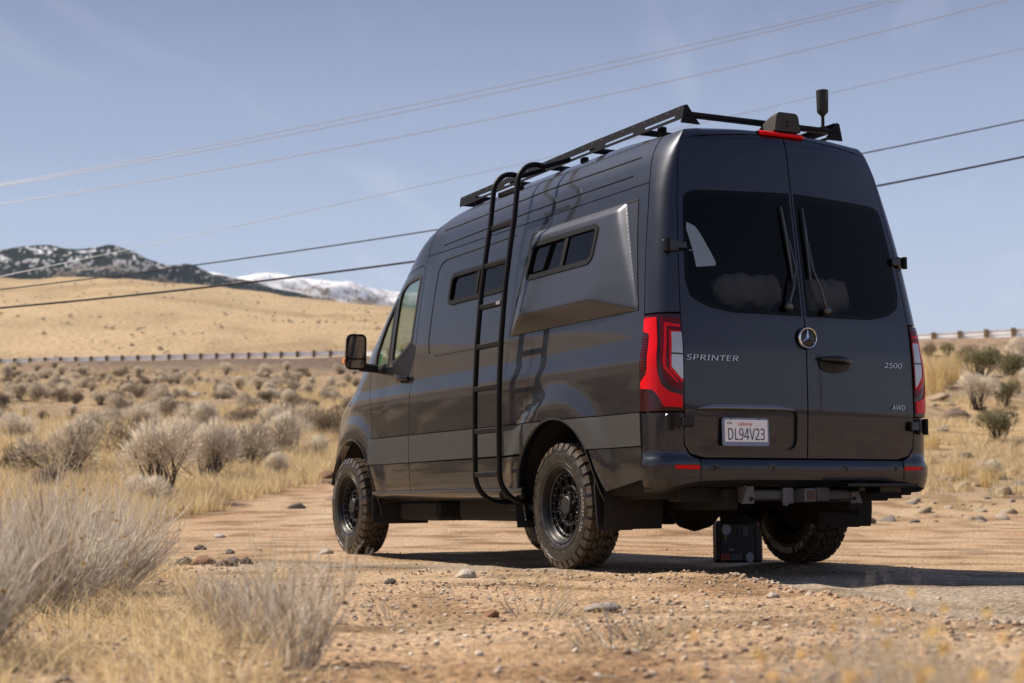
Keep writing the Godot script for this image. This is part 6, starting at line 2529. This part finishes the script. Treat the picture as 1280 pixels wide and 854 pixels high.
func build_rocks() -> void:
	var g := RandomNumberGenerator.new()
	g.seed = 123
	var shapes := []
	for k in 5:
		shapes.append(rock_mesh(200 + k, [0.62, 0.5, 0.75, 0.42, 0.66][k]))
	var tones := {"brown": Color(0.24, 0.18, 0.145), "grey": Color(0.30, 0.27, 0.245), "pale": Color(0.62, 0.55, 0.46), "red": Color(0.36, 0.20, 0.13), "dark": Color(0.13, 0.11, 0.10), "tan": Color(0.50, 0.38, 0.26), "ash": Color(0.40, 0.36, 0.32)}
	var skins := {}
	for t in tones:
		var m: StandardMaterial3D = M.rock.duplicate()
		m.vertex_color_use_as_albedo = false
		m.albedo_color = (tones[t] as Color).linear_to_srgb()
		skins[t] = m
	var list := [
		[43.8, 11.94, 0.85, "brown", "brown boulder on the right bank, largest of the bank's rocks"],
		[51.5, 13.48, 0.75, "tan", "tan boulder under the tall straw grass by the tail lamp"],
		[32.1, 8.93, 0.36, "dark", "dark rock low on the right bank, under the lone green-grey bush"],
		[39.7, 11.15, 0.26, "grey", "small grey rock between the brown boulder and the lone bush"],
		[30.0, 9.17, 0.30, "tan", "tan rock at the right picture edge near the bank's foot"],
		[22.8, 4.95, 0.22, "brown", "small brown rock alone on the dirt right of the rear wheel"],
		[31.6, -3.41, 0.34, "brown", "brown rock at the pad's edge just left of the front wheel arch"],
		[32.8, -3.74, 0.42, "red", "reddish rock beside the front wheel arch at the grass edge"],
		[6.5, 0.35, 0.17, "ash", "flat grey stone in the foreground right of the flat twigs"],
		[6.2, -0.08, 0.07, "red", "little reddish stone in the foreground below the rear wheel"],
		[12.2, -2.42, 0.16, "dark", "dark rock at the left end of the row of stones on the dirt pad"],
		[12.0, -2.25, 0.22, "red", "reddish rock beside the dark one on the dirt pad"],
		[11.8, -2.05, 0.17, "brown", "brown rock in the row of stones on the dirt pad"],
		[11.5, -2.12, 0.15, "tan", "tan rock in front of the row of stones on the dirt pad"],
		[12.4, -2.0, 0.12, "dark", "small dark rock at the right end of the row of stones"],
		[9.2, -0.26, 0.13, "pale", "pale stone on the dirt just below the rear wheel"],
		[9.9, 0.10, 0.07, "pale", "little pale stone in front of the van's shadow edge"],
		[10.0, 0.34, 0.06, "tan", "tan pebble at the edge of the van's shadow"],
		[13.8, -1.56, 0.13, "pale", "pale stone just in front of the front wheel"],
		[19.2, -3.42, 0.17, "pale", "pale stone on the dirt pad near the straw grass"],
		[14.5, -2.5, 0.10, "grey", "grey stone left of the front wheel on the dirt pad"],
		[13.0, -2.2, 0.09, "grey", "grey stone behind the row of stones on the dirt pad"],
		[8.4, -0.62, 0.07, "dark", "small dark stone below the rocker between the wheels"],
		[15.5, -2.95, 0.12, "dark", "dark stone far left on the dirt pad"],
		[5.6, -0.95, 0.11, "pale", "pale stone in straw near the low tan bushes"],
		[7.3, 1.15, 0.07, "pale", "pale pebble beside the wheel track's edge"],
		[100.0, -19.5, 0.9, "pale", "pale boulder halfway up the left slope"],
		[92.0, -11.5, 0.8, "pale", "pale boulder low on the slope left of the door mirror"],
		[88.0, -14.0, 0.6, "pale", "smaller pale boulder in the middle of the left slope"]]
	for q in list:
		var o := part("rock", shapes[3 if q[3] == "ash" else g.randi() % 5], skins[q[3]], self, Transform3D(Basis.from_euler(Vector3(g.randfn() * 0.2, g.randf() * TAU, g.randfn() * 0.2)).scaled(Vector3.ONE * q[2]), spot(q[0], q[1], -q[2] * (0.02 if q[3] == "ash" else 0.08))))
		tag(o, q[4], "rock", "loose rocks")
	# scattered stones of the right bank and slope
	var stones := []
	while stones.size() < 900:
		var b := g.randf_range(0.2, 0.36)
		var d := g.randf_range(23.0, 60.0)
		if patches.get_noise_2d(d * 0.6, b * d * 0.6) + g.randf() * 0.6 < 0.2:
			continue
		stones.append(upright(d, b * d, 0.06 + 0.34 * pow(g.randf(), 4.0), g, 0.3))
	while stones.size() < 1300:
		var b := g.randf_range(-0.34, -0.08)
		var d := g.randf_range(26.0, 120.0)
		stones.append(upright(d, b * d, 0.08 + 0.35 * pow(g.randf(), 4.0), g, 0.3))
	var small := rock_mesh(301, 0.45, 1)
	small = tinted(small)
	var rt := [Color(0.36, 0.28, 0.21), Color(0.26, 0.20, 0.16), Color(0.48, 0.38, 0.28), Color(0.30, 0.26, 0.23), Color(0.55, 0.47, 0.38)]
	scatter("bank_stones", small, M.rock, stones, rt)
	# gravel
	var grit := []
	while grit.size() < 11000:
		var d := 2.6 + 13.0 * pow(g.randf(), 0.75)
		var b := g.randf_range(-0.35, 0.35)
		var p := ground_place(d, b * d)
		var q := track_side(p.x, p.y)
		if q > 0.05 and g.randf() < 0.95:
			continue
		if patches.get_noise_2d(p.x * 1.2, p.y * 1.2 + 33.0) + g.randf() * 0.8 < 0.28:
			continue
		var s := 0.005 + 0.028 * pow(g.randf(), 5.0)
		var t := upright(d, b * d, s, g, 0.4)
		t.origin.y += 0.01 + s * 0.15
		grit.append(t)
	for k in 420:      # crumbs along the track's edge
		var z := g.randf_range(-0.2, 4.2)
		var x := -0.72
		for j in range(1, TRACK.size()):
			if z <= TRACK[j][1]:
				x = lerpf(TRACK[j - 1][0], TRACK[j][0], (z - TRACK[j - 1][1]) / (TRACK[j][1] - TRACK[j - 1][1]))
				break
		x += g.randfn() * 0.06
		var s := 0.012 + 0.035 * pow(g.randf(), 3.0)
		grit.append(Transform3D(Basis.from_euler(Vector3(g.randf(), g.randf() * TAU, 0)).scaled(Vector3.ONE * s), Vector3(x, height(x, z) + s * 0.1, z)))
	scatter("gravel", small, M.rock, grit, [Color(0.62, 0.46, 0.32), Color(0.52, 0.37, 0.25), Color(0.70, 0.57, 0.43), Color(0.42, 0.33, 0.27), Color(0.76, 0.67, 0.55), Color(0.56, 0.37, 0.24)])

func tinted(m: ArrayMesh) -> ArrayMesh:
	return m
